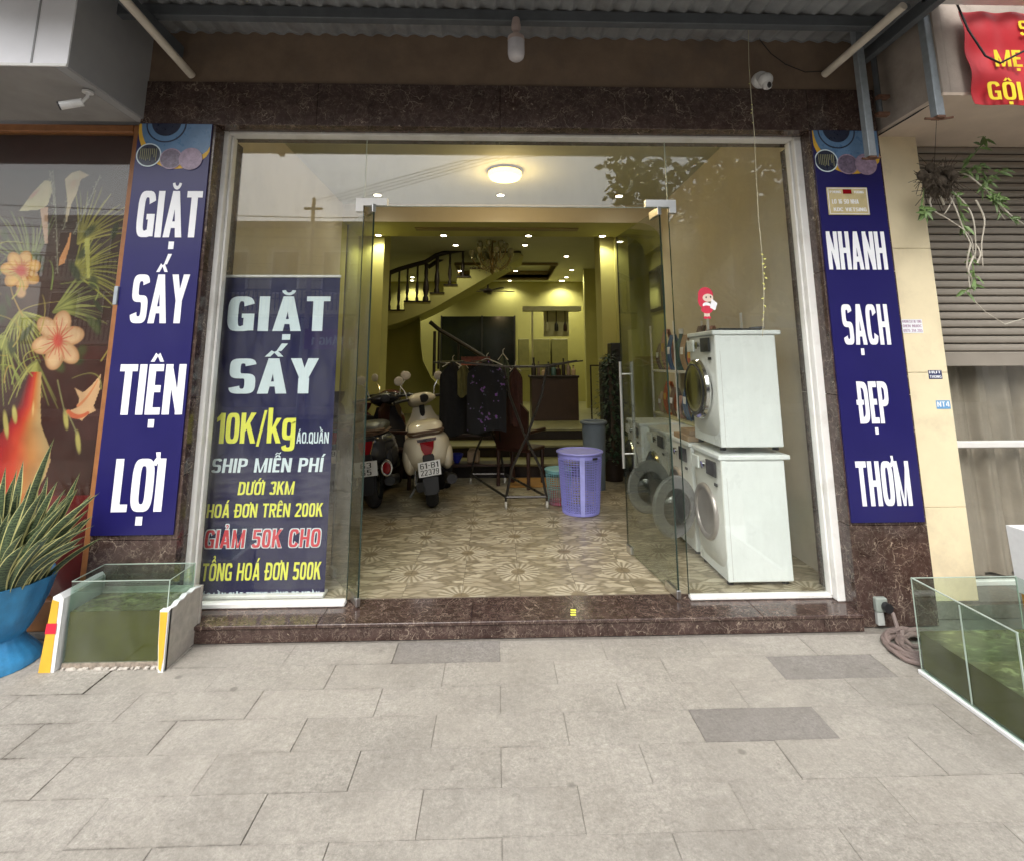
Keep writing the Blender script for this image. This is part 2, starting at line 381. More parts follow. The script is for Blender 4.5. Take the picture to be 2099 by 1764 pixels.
class MB:
    def __init__(s): s.v = []; s.f = []; s.mi = []; s.cur = 0; s.T = None
    def add(s, vs, fs):
        b = len(s.v)
        if s.T is not None: vs = [s.T@Vector(p) for p in vs]
        s.v += [tuple(p) for p in vs]; s.f += [tuple(b+i for i in f) for f in fs]; s.mi += [s.cur]*len(fs); return s
    def box(s, x0, x1, y0, y1, z0, z1, c=0):
        if x0 > x1: x0, x1 = x1, x0
        if y0 > y1: y0, y1 = y1, y0
        if z0 > z1: z0, z1 = z1, z0
        if c <= 0:
            vs = [(x, y, z) for z in (z0, z1) for y in (y0, y1) for x in (x0, x1)]
            return s.add(vs, [(0, 2, 3, 1), (4, 5, 7, 6), (0, 1, 5, 4), (2, 6, 7, 3), (0, 4, 6, 2), (1, 3, 7, 5)])
        c = min(c, (x1-x0)/2.01, (y1-y0)/2.01, (z1-z0)/2.01)
        vs = []; idx = {}
        for a in range(3):
            for i in (0, 1):
                for j in (0, 1):
                    for k in (0, 1):
                        p = [[x0, x1][i], [y0, y1][j], [z0, z1][k]]; sg = (1-2*i, 1-2*j, 1-2*k)
                        for b in range(3):
                            if b != a: p[b] += sg[b]*c
                        idx[(a, i, j, k)] = len(vs); vs.append(tuple(p))
        fs = []
        for a in range(3):
            for w in (0, 1):
                q = []
                for (b0, b1) in ((0, 0), (1, 0), (1, 1), (0, 1)):
                    t = [0, 0, 0]; t[a] = w; o = [b for b in range(3) if b != a]; t[o[0]] = b0; t[o[1]] = b1
                    q.append(idx[(a, *t)])
                flip = (w == 0) ^ (a == 1); fs.append(tuple(q[::-1]) if flip else tuple(q))
        for a in range(3):        # edges along axis a
            o = [b for b in range(3) if b != a]
            for b0 in (0, 1):
                for b1 in (0, 1):
                    t0 = [0, 0, 0]; t1 = [0, 0, 0]; t0[o[0]] = t1[o[0]] = b0; t0[o[1]] = t1[o[1]] = b1; t1[a] = 1
                    fs.append((idx[(o[0], *t0)], idx[(o[0], *t1)], idx[(o[1], *t1)], idx[(o[1], *t0)]))
        for i in (0, 1):
            for j in (0, 1):
                for k in (0, 1): fs.append((idx[(0, i, j, k)], idx[(1, i, j, k)], idx[(2, i, j, k)]))
        return s.add(vs, fs)
    def prism(s, pts, d):
        """pts: planar loop of 3d points, d: extrusion vector"""
        n = len(pts); d = Vector(d); a = [Vector(p) for p in pts]; b = [p+d for p in a]
        return s.add(a+b, [tuple(range(n))[::-1], tuple(range(n, 2*n))]+[(i, (i+1) % n, n+(i+1) % n, n+i) for i in range(n)])
    def tube(s, pts, r, n=8, caps=True):
        pts = [Vector(p) for p in pts]; m = len(pts); rr = r if isinstance(r, (list, tuple)) else [r]*m
        vs = []; prev = None
        for i, p in enumerate(pts):
            t = (pts[min(i+1, m-1)]-pts[max(i-1, 0)]).normalized()
            if prev is None:
                prev = t.orthogonal().normalized()
            else:
                prev = (prev-t*prev.dot(t)); prev = prev.normalized() if prev.length > 1e-6 else t.orthogonal().normalized()
            q = t.cross(prev)
            for k in range(n):
                a = 2*pi*k/n; vs.append(p+(prev*cos(a)+q*sin(a))*rr[i])
        fs = [(i*n+k, i*n+(k+1) % n, (i+1)*n+(k+1) % n, (i+1)*n+k) for i in range(m-1) for k in range(n)]
        if caps: fs += [tuple(range(n))[::-1], tuple(range((m-1)*n, m*n))]
        return s.add(vs, fs)
    def lathe(s, prof, c, n=24, axis='z', wav=None):
        """prof: (radius, height)"""
        vs = []; c = Vector(c)
        for i, (r, h) in enumerate(prof):
            for k in range(n):
                a = 2*pi*k/n; q = wav(i, a) if wav else 0
                x, y = (r+(q if wav else 0))*cos(a), (r+(q if wav else 0))*sin(a)
                vs.append(c+(Vector((x, y, h)) if axis == 'z' else Vector((x, h, y)) if axis == 'y' else Vector((h, x, y))))
        m = len(prof)
        fs = [(i*n+k, i*n+(k+1) % n, (i+1)*n+(k+1) % n, (i+1)*n+k) for i in range(m-1) for k in range(n)]
        if prof[0][0] > 1e-4: fs.append(tuple(range(n))[::-1])
        if prof[-1][0] > 1e-4: fs.append(tuple(range((m-1)*n, m*n)))
        return s.add(vs, fs)
    def ring(s, c, R, r, n=28, k=8, axis='z', sx=1, sy=1):
        vs = []; c = Vector(c)
        for i in range(n):
            a = 2*pi*i/n
            for j in range(k):
                b = 2*pi*j/k; rad = R+r*cos(b); x, y, h = rad*cos(a)*sx, rad*sin(a)*sy, r*sin(b)
                vs.append(c+(Vector((x, y, h)) if axis == 'z' else Vector((x, h, y)) if axis == 'y' else Vector((h, x, y))))
        return s.add(vs, [(i*k+j, i*k+(j+1) % k, ((i+1) % n)*k+(j+1) % k, ((i+1) % n)*k+j) for i in range(n) for j in range(k)])
    def ball(s, c, r, n=12, m=8):
        rx, ry, rz = r if isinstance(r, (tuple, list)) else (r, r, r); c = Vector(c)
        vs = [c+Vector((0, 0, rz))]
        for i in range(1, m):
            t = pi*i/m
            for k in range(n):
                a = 2*pi*k/n; vs.append(c+Vector((rx*sin(t)*cos(a), ry*sin(t)*sin(a), rz*cos(t))))
        vs.append(c-Vector((0, 0, rz))); L = len(vs)-1
        fs = [(0, 1+(k+1) % n, 1+k) for k in range(n)][::1]
        fs = [(0, 1+k, 1+(k+1) % n) for k in range(n)]
        fs += [(1+i*n+k, 1+(i+1)*n+k, 1+(i+1)*n+(k+1) % n, 1+i*n+(k+1) % n) for i in range(m-2) for k in range(n)]
        fs += [(1+(m-2)*n+k, L, 1+(m-2)*n+(k+1) % n) for k in range(n)]
        return s.add(vs, fs)
    def loft(s, secs, n=20, e=2.6):
        """secs: (y, cx, cz, hw, hh) superellipse sections along y"""
        vs = []
        for sec in secs:
            y, cx, cz, hw, hh = sec[:5]; ee = sec[5] if len(sec) > 5 else e
            for k in range(n):
                a = 2*pi*k/n; c_, s_ = cos(a), sin(a)
                vs.append((cx+hw*math.copysign(abs(c_)**(2/ee), c_), y, cz+hh*math.copysign(abs(s_)**(2/ee), s_)))
        m = len(secs)
        fs = [(i*n+k, i*n+(k+1) % n, (i+1)*n+(k+1) % n, (i+1)*n+k) for i in range(m-1) for k in range(n)]
        fs += [tuple(range(n))[::-1], tuple(range((m-1)*n, m*n))]
        return s.add(vs, fs)
    def sheet(s, fn, nu, nv, th=None):
        """fn(a,b)->point, a,b in 0..1 ; th: thickness vector"""
        vs = [Vector(fn(i/nu, j/nv)) for j in range(nv+1) for i in range(nu+1)]; w = nu+1
        fs = [(j*w+i, j*w+i+1, (j+1)*w+i+1, (j+1)*w+i) for j in range(nv) for i in range(nu)]
        if th is None: return s.add(vs, fs)
        th = Vector(th); L = len(vs); vs2 = vs+[p+th for p in vs]
        fs = fs+[tuple(L+i for i in f)[::-1] for f in fs]
        rim = [(i, i+1) for i in range(nu)]+[(j*w+nu, (j+1)*w+nu) for j in range(nv)]+[(nv*w+i+1, nv*w+i) for i in range(nu)]+[((j+1)*w, j*w) for j in range(nv)]
        fs += [(b, a, L+a, L+b) for a, b in rim]
        return s.add(vs2, fs)
    def build(s, name, mats, parent=None, smooth=False, kind=None, label=None, ang=40, vcol=None):
        me = bpy.data.meshes.new(name); off = wl_of(parent) if parent else Vector((0, 0, 0))
        if parent is None and s.v:       # origin at the base of the thing
            a = np.array(s.v); off = Vector(((a[:, 0].min()+a[:, 0].max())/2, (a[:, 1].min()+a[:, 1].max())/2, a[:, 2].min()))
        me.from_pydata([(v[0]-off[0], v[1]-off[1], v[2]-off[2]) for v in s.v], [], s.f)
        ms = mats if isinstance(mats, (list, tuple)) else [mats]
        for m in ms: me.materials.append(M[m] if isinstance(m, str) else m)
        if len(ms) > 1: me.polygons.foreach_set('material_index', s.mi)
        if smooth:
            me.polygons.foreach_set('use_smooth', [True]*len(me.polygons))
            try: me.set_sharp_from_angle(angle=radians(ang))
            except Exception: pass
        me.update()
        o = bpy.data.objects.new(name, me); COL.objects.link(o)
        if parent is not None: o.parent = parent; WL[o] = wl_of(parent)
        else: o.location = off; WL[o] = off
        if kind: o['kind'] = kind
        if label: o['label'] = label
        return o

def copy_thing(root, loc, label=None, rotz=0, scale=1):
    kids = {}
    for o in bpy.data.objects:
        if o.parent: kids.setdefault(o.parent, []).append(o)
    def cp(o, par):
        c = o.copy(); COL.objects.link(c)
        if par: c.parent = par
        for k in kids.get(o, []): cp(k, c)
        return c
    r = cp(root, None); r.location = loc; r.rotation_euler = (0, 0, rotz); r.scale = (scale,)*3; WL[r] = Vector(loc)
    if label: r['label'] = label
    return r

# ------------------------------------------------------------ lettering
def rr(x0, y0, x1, y1, tx, ty, t0, t1, e=3.6, n=None):
    """part of a rounded band"""
    n = n or max(4, int(abs(t1-t0)/12)); cx, cy, a, b = (x0+x1)/2, (y0+y1)/2, (x1-x0)/2, (y1-y0)/2
    out = []
    for i in range(n+1):
        t = radians(t0+(t1-t0)*i/n); c, s_ = cos(t), sin(t)
        f = lambda A, B, E: (cx+A*math.copysign(abs(c)**(2/E), c), cy+B*math.copysign(abs(s_)**(2/E), s_))
        out.append((f(a, b, e), f(max(a-tx, .001), max(b-ty, .001), e)))
    return [[out[i][0], out[i+1][0], out[i+1][1], out[i][1]] for i in range(n)]
def R_(x0, y0, x1, y1): return [[(x0, y0), (x1, y0), (x1, y1), (x0, y1)]]
def glyph(ch, t=.17, h=.14):
    """returns (width, list of quads) in a cap height of 1"""
    W_ = .56
    if ch == ' ': return .26, []
    if ch == 'A': return .6, [[(0, 0), (t, 0), (.36, 1), (.19, 1)], [(.6-t, 0), (.6, 0), (.41, 1), (.24, 1)], [(.15, .2), (.45, .2), (.43, .34), (.17, .34)]]
    if ch == 'B': return W_, R_(0, 0, t, 1)+rr(-.3, .47, W_-.02, 1, t, h, -90, 90)+rr(-.3, 0, W_, .55, t, h, -90, 90)
    if ch == 'C': return W_, rr(0, 0, W_, 1, t, h, 22, 338)
    if ch == 'D' or ch == 'Đ':
        q = R_(0, 0, t, 1)+rr(-W_, 0, W_, 1, t, h, -90, 90, 5)
        if ch == 'Đ': q += R_(-.09, .44, .30, .56)
        return W_, q
    if ch == 'E': return .42, R_(0, 0, t, 1)+R_(t, 0, .42, h)+R_(t, 1-h, .42, 1)+R_(t, .44, .38, .44+h)
    if ch == 'G': return W_, rr(0, 0, W_, 1, t, h, 22, 300)+R_(W_-t, .02, W_, .5)+R_(.30, .38, W_-t, .5)
    if ch == 'H': return W_, R_(0, 0, t, 1)+R_(W_-t, 0, W_, 1)+R_(t, .43, W_-t, .43+h)
    if ch == 'I': return t, R_(0, 0, t, 1)
    if ch == 'K': return .56, R_(0, 0, t, 1)+[[(t, .38), (t, .62), (.36, 1), (.55, 1)]]+[[(.2, .56), (.33, .68), (.58, 0), (.39, 0)]]
    if ch == 'L': return .40, R_(0, 0, t, 1)+R_(t, 0, .40, h)
    if ch == 'M': return .74, R_(0, 0, t-.01, 1)+R_(.75-t, 0, .74, 1)+[[(.0+t-.02, 1), (.06, 1), (.31, 0), (.40, 0)], [(.59, 1), (.68, 1), (.43, 0), (.34, 0)]]
    if ch == 'N': return .58, R_(0, 0, t, 1)+R_(.58-t, 0, .58, 1)+[[(.02, 1), (.18, 1), (.56, 0), (.40, 0)]]
    if ch == 'O': return W_, rr(0, 0, W_, 1, t, h, 0, 360)
    if ch == 'P': return .54, R_(0, 0, t, 1)+rr(-.3, .40, .54, 1, t, h, -90, 90)
    if ch == 'Q': return W_, rr(0, 0, W_, 1, t, h, 0, 360)+[[(.32, .2), (.44, .28), (.6, -.02), (.46, -.08)]]
    if ch == 'R': return .56, R_(0, 0, t, 1)+rr(-.3, .44, .55, 1, t, h, -90, 90)+[[(.22, .46), (.38, .50), (.57, 0), (.39, 0)]]
    if ch == 'S': return .54, rr(0, .43, .54, 1, t, h, 12, 270)+rr(0, 0, .54, .57, t, h, 90, -168)
    if ch == 'T': return .5, R_(.25-t/2, 0, .25+t/2, 1-h)+R_(0, 1-h, .5, 1)
    if ch == 'U': return W_, R_(0, .3, t, 1)+R_(W_-t, .3, W_, 1)+rr(0, 0, W_, .6, t, h, 180, 360)
    if ch == 'V': return .58, [[(0, 1), (t, 1), (.36, 0), (.22, 0)], [(.58-t, 1), (.58, 1), (.36, 0), (.22, 0)]]
    if ch == 'Y': return .58, [[(0, 1), (t, 1), (.37, .40), (.21, .40)], [(.58-t, 1), (.58, 1), (.37, .40), (.21, .40)]]+R_(.29-t/2, 0, .29+t/2, .44)
    if ch == '0': return .50, rr(0, 0, .50, 1, t, h, 0, 360)
    if ch == '1': return .30, R_(.13, 0, .30, 1)+[[(0, .70), (.15, .78), (.15, 1), (0, .84)]]
    if ch == '2': return .5, rr(0, .42, .5, 1, t, h, 170, -20)+[[(.5, .62), (.33, .62), (0, .12), (.19, .12)]]+R_(0, 0, .5, h)
    if ch == '3': return .5, rr(0, .45, .5, 1, t, h, 165, -90)+rr(0, 0, .5, .57, t, h, 90, -165)
    if ch == '5': return .5, R_(.04, 1-h, .48, 1)+R_(.03, .48, .19, 1-h)+rr(0, 0, .5, .63, t, h, 130, -165)
    if ch == '6': return .5, rr(0, 0, .5, 1, t, h, 22, 200)+rr(0, 0, .5, .6, t, h, 0, 360)
    if ch == '7': return .48, R_(0, 1-h, .48, 1)+[[(.30, .87), (.48, .87), (.30, 0), (.12, 0)]]
    if ch == '9': return .5, rr(0, .4, .5, 1, t, h, 0, 360)+rr(0, 0, .5, 1, t, h, -160, 20)
    if ch == '4': return .52, R_(.3, 0, .46, 1)+R_(0, .2, .52, .33)+[[(0, .33), (.16, .33), (.34, 1), (.24, 1)]]
    if ch == '/': return .34, [[(0, -.1), (.10, -.1), (.34, 1.08), (.24, 1.08)]]
    if ch == '.': return .14, R_(0, 0, .14, .15)
    if ch == '-': return .26, R_(0, .42, .26, .54)
    if ch == 'k': return .50, R_(0, 0, t, 1.16)+[[(t, .30), (t, .50), (.32, .82), (.50, .82)]]+[[(.18, .42), (.30, .54), (.52, 0), (.34, 0)]]
    if ch == 'g': return .50, rr(0, .10, .50, .82, t, h, 0, 360)+R_(.50-t, 0, .50, .82)+rr(0, -.26, .50, .3, t, .12, 0, -165)
    return .5, R_(0, 0, .5, .7)
def marks(ms, w):
    c = w/2; q = []; top = 1.05
    circ = '\u0302' in ms
    if '\u031b' in ms: q += [[(w-.10, .90), (w+.02, .86), (w+.11, 1.00), (w+.10, 1.12)], [(w-.02, 1.12), (w+.10, 1.12), (w+.11, 1.0), (w+.02, .98)]]
    for m in ms:
        if m == '\u0302': q += [[(c-.19, top), (c-.08, top), (c+.01, top+.13), (c-.06, top+.18)], [(c+.19, top), (c+.08, top), (c-.01, top+.13), (c+.06, top+.18)]]
        if m == '\u0306': q += rr(c-.15, top-.02, c+.15, top+.32, .08, .08, 190, 350, 2)
        if m == '\u0301':
            a, b = (c+.10, top+.16) if circ else (c, top)
            q += [[(a-.06, b), (a+.04, b), (a+.17, b+.22), (a+.04, b+.22)]]
        if m == '\u0300': 
            a, b = (c-.10, top+.16) if circ else (c, top)
            q += [[(a-.04, b), (a+.06, b), (a-.04, b+.22), (a-.17, b+.22)]]
        if m == '\u0309': q += rr(c-.09, top+(.16 if circ else .04), c+.09, top+(.38 if circ else .24), .06, .06, 170, -80, 2)+R_(c-.03, top+(.14 if circ else 0), c+.03, top+(.2 if circ else .08))
        if m == '\u0303':
            b = top+(.18 if circ else .04)
            q += [[(c-.18, b), (c-.12, b-.02), (c-.06, b+.1), (c-.09, b+.16)], [(c-.09, b+.16), (c-.06, b+.1), (c+.09, b+.02), (c+.06, b+.1)], [(c+.09, b+.02), (c+.06, b+.1), (c+.12, b+.18), (c+.18, b+.16)]]
        if m == '\u0323': q += R_(c-.085, -.25, c+.085, -.09)
    return q
def text_quads(s, sp=.09, t=.17, h=.14):
    x = 0; out = []
    for ch in s:
        d = unicodedata.normalize('NFD', ch); base = d[0]; ms = d[1:]
        w, q = glyph(base, t, h); q = q+(marks(ms, w) if ms else [])
        out += [[(px+x, py) for px, py in k] for k in q]; x += w+sp
    return x-sp, out
def lettering(name, s, x0, x1, z0, z1, y, m, parent, layer=0, sp=.09, t=.17, h=.14, grow=0, th=.0012, slant=0):
    """raised vinyl lettering: cap height z0..z1, x0..x1, on the plane y facing the street"""
    w, qs = text_quads(s, sp, t, h); mb = MB(); kx = (x1-x0)/w; kz = z1-z0
    for i, q in enumerate(qs):
        e = .00006*(i % 7)+layer
        pts = [(x0+px*kx+slant*py*kz, z0+py*kz) for px, py in q]
        ar = sum(pts[k][0]*pts[(k+1) % 4][1]-pts[(k+1) % 4][0]*pts[k][1] for k in range(4))
        if ar < 0: pts = pts[::-1]
        if grow:
            cx = sum(p[0] for p in pts)/4; cz = sum(p[1] for p in pts)/4
            pts = [(p[0]+math.copysign(grow, p[0]-cx), p[1]+math.copysign(grow, p[1]-cz)) for p in pts]
        mb.prism([(p[0], y-e-th, p[1]) for p in pts], (0, th, 0))
    return mb.build(name, m, parent)

# ============================================================ THE GROUND
YF = 3.36           # front of the pillars
YG = 3.55           # glass line
FZ = .10            # shop floor level
def ground():
    g = struct('pavement')
    MB().box(-9, 9, -2.2, 3.9, -.2, -.006).build('bedding', 'joint', g)
    L, D, gap = .585, .2085, .0009
    meshes = {}
    def paver(x0, x1, y0, y1, m, dz, tilt):
        k = MB(); k.box(x0+gap, x1-gap, y0+gap, y1-gap, -.05, 0, .004)
        o = k.build('paver', m, g); o.location = (0, 0, dz); return o
    rows = 9
    random.seed(3)
    first = {}
    for r in range(rows):
        y1 = 3.285-r*D; y0 = y1-D; off = (.0 if r % 2 == 0 else .29)
        for c in range(-7, 8):
            x0 = -.565+c*L+off; x1 = x0+L
            m = 'slab'
            if (r, c) in ((0, 0), (3, 2), (1, 3)) : m = 'slab_dark'
            key = m
            if m not in first:
                k = MB(); k.box(gap, L-gap, gap, D-gap, -.05, 0, .0006); o = k.build('paver', m, g); first[m] = o
            else:
                o = first[m].copy(); COL.objects.link(o); o.parent = g
            o.location = (x0, y0, random.uniform(-.0008, .0008)+(0 if x0 > -1.0 else random.uniform(0, .003)))
            o.rotation_euler = (random.uniform(-.003, .003), random.uniform(-.0015, .0015), random.uniform(-.001, .001))
    # nearer rows, below the picture
    k = MB()
    for r in range(rows, 26):
        y1 = 3.285-r*D; y0 = y1-D; off = (.0 if r % 2 == 0 else .29)
        for c in range(-9, 10):
            k.box(-.565+c*L+off+gap, -.565+c*L+off+L-gap, y0+gap, y1-gap, -.05, random.uniform(-.002, .002))
    k.build('paver_field', 'slab', g, kind='stuff')
    k = MB()
    for sx in (-1, 1):
        for r in range(rows):
            y1 = 3.285-r*D; off = (.0 if r % 2 == 0 else .29)
            for c in ((-9, -8) if sx < 0 else (8, 9)):
                k.box(-.565+c*L+off+gap, -.565+c*L+off+L-gap, y1-D+gap, y1-gap, -.05, 0)
    k.build('paver_field', 'slab', g, kind='stuff')
    MB().box(-9, 9, -2.36, -2.2, -.2, 0, .01).build('kerb_stone', 'slab_dark', g)
    rd = MB().box(-60, 60, -9.5, -2.36, -.3, -.13).build('road', 'asphalt', kind='structure')
    MB().box(-60, 60, -12.5, -9.5, -.3, 0).build('far_pavement', 'slab', kind='structure')
    MB().sheet(lambda a, b: (-200+400*a, -200+400*b, -.32), 1, 1).build('ground', 'joint', kind='structure')
ground()

# ============================================================ SHOP FRONT
def shop_front():
    t = thing('shop_building', 'laundry shop front clad in dark brown veined marble under brown stucco', 'building', (0, 3.4, 0))
    # pillars made of marble panels
    def panel(x0, x1, y0, y1, z0, z1, nm='marble_panel'):
        return MB().box(x0, x1, y0, y1, z0, z1, .002).build(nm, 'marble', t)
    for (x0, x1) in ((-2.44, -1.925), (2.212, 2.712)):
        for z0, z1 in ((0, .55 if x0 < 0 else .58), (.553 if x0 < 0 else .583, 1.38), (1.383, 2.2), (2.203, 3.212)):
            panel(x0, x1, YF, YF+.38, z0, z1)
    # lintel
    xs = [-2.44, -1.25, .02, 1.26, 2.22, 2.712]
    for a, b in zip(xs, xs[1:]):
        panel(a+.001, b-.001, YF, YF+.30, 3.215, 3.53)
    # stucco wall above
    MB().box(-3.2, 2.95, YF+.01, YF+.25, 3.532, 4.6).build('fascia_wall', 'stucco', t)
    # step with riser and tread slabs
    xs = [-1.925, -.62, .66, 1.97, 2.212]
    for i, (a, b) in enumerate(zip(xs, xs[1:])):
        MB().box(a+.001, b-.001, 3.315, 3.335, 0, .074, .001).build('riser_slab', 'marble', t)
    xs = [-1.925, -1.05, -.15, .78, 1.6, 2.212]
    for a, b in zip(xs, xs[1:]):
        MB().box(a+.001, b-.001, 3.305, 3.625, .0755, .0955, .003).build('tread_slab', 'marble', t)
    MB().box(-1.92, 2.21, 3.336, 3.62, 0, .075).build('step_core', 'joint', t)
    return t
shop_front()

def glass_front():
    t = thing('glass_shopfront', 'white framed glass shopfront with transom and two fixed panes', 'glass front', (0, YG, .096))
    z0, z1 = .0965, 3.26; fy0, fy1 = 3.47, 3.56
    L, R_x = -1.957, 2.225; w = .062
    def bar(x0, x1, y0, y1, a, b, nm='frame_bar', m='alu'):
        return MB().box(x0, x1, y0, y1, a, b, .006).build(nm, m, t)
    bar(L, L+w, fy0, fy1, z0, z1); bar(R_x-w, R_x, fy0, fy1, z0, z1); bar(L+w+.0005, R_x-w-.0005, fy0, fy1, z1-w, z1)
    # inner glazing bead
    bar(L+w+.001, L+w+.016, YG-.04, YG+.02, z0+.02, z1-w, 'glazing_bead'); bar(R_x-w-.016, R_x-w-.001, YG-.04, YG+.02, z0+.02, z1-w, 'glazing_bead')
    xl, xr, zt = -.945, 1.235, 2.70
    bar(L+w, -.95, YG-.035, YG+.02, z0, z0+.032, 'bottom_rail'); bar(1.24, R_x-w, YG-.03, YG+.02, z0, z0+.026, 'bottom_rail')
    def pane(x0, x1, a, b):
        o = MB().box(x0, x1, YG-.005, YG+.005, a, b).build('glass_pane', 'glass', t)
        return o
    pane(L+w, xl-.002, z0+.03, z1-w); pane(xl+.002, xr-.002, zt, z1-w); pane(xr+.002, R_x-w, z0+.026, z1-w)
    for x in (xl, xr): MB().box(x-.0018, x+.0018, YG-.006, YG+.006, zt, z1-w).build('joint_seal', 'tank_edge', t)
    for x in (xl-.002, xr+.002): MB().box(x-.001, x+.003, YG-.006, YG+.006, z0+.03, zt).build('pane_edge', 'glass_edge', t)
    MB().box(xl, xr, YG-.0055, YG+.0055, zt-.003, zt).build('transom_edge', 'tank_edge', t)
    # L shaped patch fittings
    for sx, x, m in ((1, xl, 'alu'), (-1, xr, 'steel')):
        k = MB()
        a = x-.055*sx; b = x+.165*sx; zt2 = zt+.052
        k.prism([(a, YG-.02, zt-.045), (x-.003*sx, YG-.02, zt-.045), (x-.003*sx, YG-.02, zt-.001), (b, YG-.02, zt-.001), (b, YG-.02, zt2), (a, YG-.02, zt2)], (0, .04, 0))
        k.build('patch_fitting', m, t)
    return t
glass_front()

def door(name, label, hx, hy, dx, dy, length, handle=True):
    t = thing(name, label, 'glass door', (hx, hy, .1))
    d = Vector((dx, dy, 0)).normalized(); n = Vector((-d.y, d.x, 0))
    T = Matrix(((d.x, n.x, 0, hx), (d.y, n.y, 0, hy), (0, 0, 1, 0), (0, 0, 0, 1)))
    def mk(nm, m, f, par=t, smooth=False):
        k = MB(); k.T = T; f(k); return k.build(nm, m, par, smooth)
    mk('pane', 'door_glass', lambda k: k.box(.004, length-.004, -.005, .005, .115, 2.685))
    mk('glass_edge', 'glass_edge', lambda k: k.box(0, .004, -.0052, .0052, .115, 2.685))
    mk('glass_edge', 'glass_edge', lambda k: k.box(length-.004, length, -.0052, .0052, .115, 2.685))
    mk('patch_fitting', 'steel', lambda k: k.box(-.004, .17, -.014, .014, .103, .155, .003))
    mk('patch_fitting', 'steel', lambda k: k.box(-.004, .15, -.014, .014, 2.64, 2.70, .003))
    mk('lock_patch', 'steel', lambda k: k.box(length-.09, length+.002, -.014, .014, .105, .16, .003))
    if handle:
        hd = None
        for s in (-1, 1):
            o = mk('handle_bar', 'steel', lambda k: k.tube([(length-.10, s*.05, .76), (length-.10, s*.05, 1.60)], .0125, 12), smooth=True)
            hd = hd or o
        for z in (.87, 1.50):
            mk('handle_mount', 'steel', lambda k: k.tube([(length-.10, -.05, z), (length-.10, .05, z)], .008, 10), smooth=True)
    return t
door('glass_door', 'glass door leaf swung inward at right, with steel bar handles, beside the washing machines', 1.167, 3.53, -.13, 1, .86)
door('glass_door', 'glass door leaf swung inward at left, standing beside the price banner', -.862, 3.50, -.165, .26, .62, False)

# ============================================================ AWNING, BEAMS
def awning():
    t = thing('awning', 'grey corrugated metal awning over the laundry entrance', 'awning', (0, 2.6, 3.8))
    pit = .125
    def fn(a, b):
        x = -3.3+6.1*a; y = 1.98+1.46*b
        return (x, y, 3.775+(y-1.98)*.10+.012*sin(2*pi*x/pit)+.004*sin(4*pi*x/pit))
    MB().sheet(fn, 760, 1, (0, 0, .003)).build('corrugated_sheet', 'sheet', t, True)
    MB().box(-3.0, 2.70, 3.02, 3.08, 3.79, 3.87, .004).build('purlin', 'beamsteel', t)
    MB().box(-3.0, 2.9, 2.1, 2.16, 3.69, 3.765, .004).build('purlin', 'beamsteel', t)
    for x in (-2.24, 2.60):
        MB().box(x, x+.05, 2.0, 3.35, 3.70, 3.785, .003).build('rafter', 'beamsteel', t)
    # short strip of sheet edge against the wall
    def fe(a, b):
        x = -2.3+5.0*a; return (x, 3.352-.004*b, 3.90+.04*b+.010*sin(2*pi*x/pit)*(1-b))
    MB().sheet(fe, 500, 1, (0, .002, 0)).build('flashing', 'sheet', t, True)
    return t
awning()
def pipes():
    k = MB(); a = P(393, 155, y=3.34); b = P(256, 0, y=2.72); c = a+(b-a)*1.8
    k.tube([a, c], .026, 14).build('drain_pipe', 'pipe', smooth=True)
    tag(bpy.data.objects['drain_pipe'], 'ivory plastic pipe slanting down at the upper left under the awning', 'pipe', 'pipes under the awning')
    k = MB(); a = P(1690, 153, y=3.34); b = P(1843, 20, y=2.72); c = a+(b-a)*1.05
    o = k.tube([a, c], .026, 14).build('drain_pipe', 'pipe', smooth=True)
    tag(o, 'ivory plastic pipe slanting down at the upper right beside the steel posts', 'pipe', 'pipes under the awning')
pipes()
def post(label, pt, w, ztop, foot):
    x, y, z = pt
    t = thing('steel_post', label, 'post', (x, y, z), 'galvanised posts hanging at the right')
    MB().box(x-w/2, x+w/2, y-w/2, y+w/2, z, ztop, .003).build('tube', 'galv', t)
    k = MB(); k.tube([(x-foot, y, z-.012), (x+foot*.2, y, z-.015), (x+foot, y-.01, z-.006)], .008, 8); k.box(x-w*.5, x+w*.5, y-w*.5, y+w*.5, z-.012, z-.0005)
    k.build('bracket', 'rust', t)
post('pale galvanised square post hanging before the beige soffit, near the red banner', P(1923, 240, y=2.9), .052, 3.9, .085)
post('darker grey square post hanging before the right sign, with a rusty rod', P(1785, 322, y=3.18), .05, 3.9, .06)
def extra_frame():
    t = thing('bracket_frame', 'dark steel bracket tubes fixed beside the right hand post', 'bracket', P(1795, 200, y=3.25))
    a = P(1790, 120, y=3.26); 
    MB().tube([P(1783, 60, y=3.26), P(1805, 240, y=3.26)], .018, 8).build('upright', 'beamsteel', t)
    MB().tube([P(1765, 100, y=3.2), P(1860, 14, y=2.75)], .022, 8).build('brace', 'beamsteel', t)
    for v in (200, 235): MB().box(*(lambda q: (q.x-.01, q.x+.07, q.y-.02, q.y+.02, q.z-.012, q.z+.012))(P(1800, v, y=3.24))).build('lug', 'rust', t)
extra_frame()

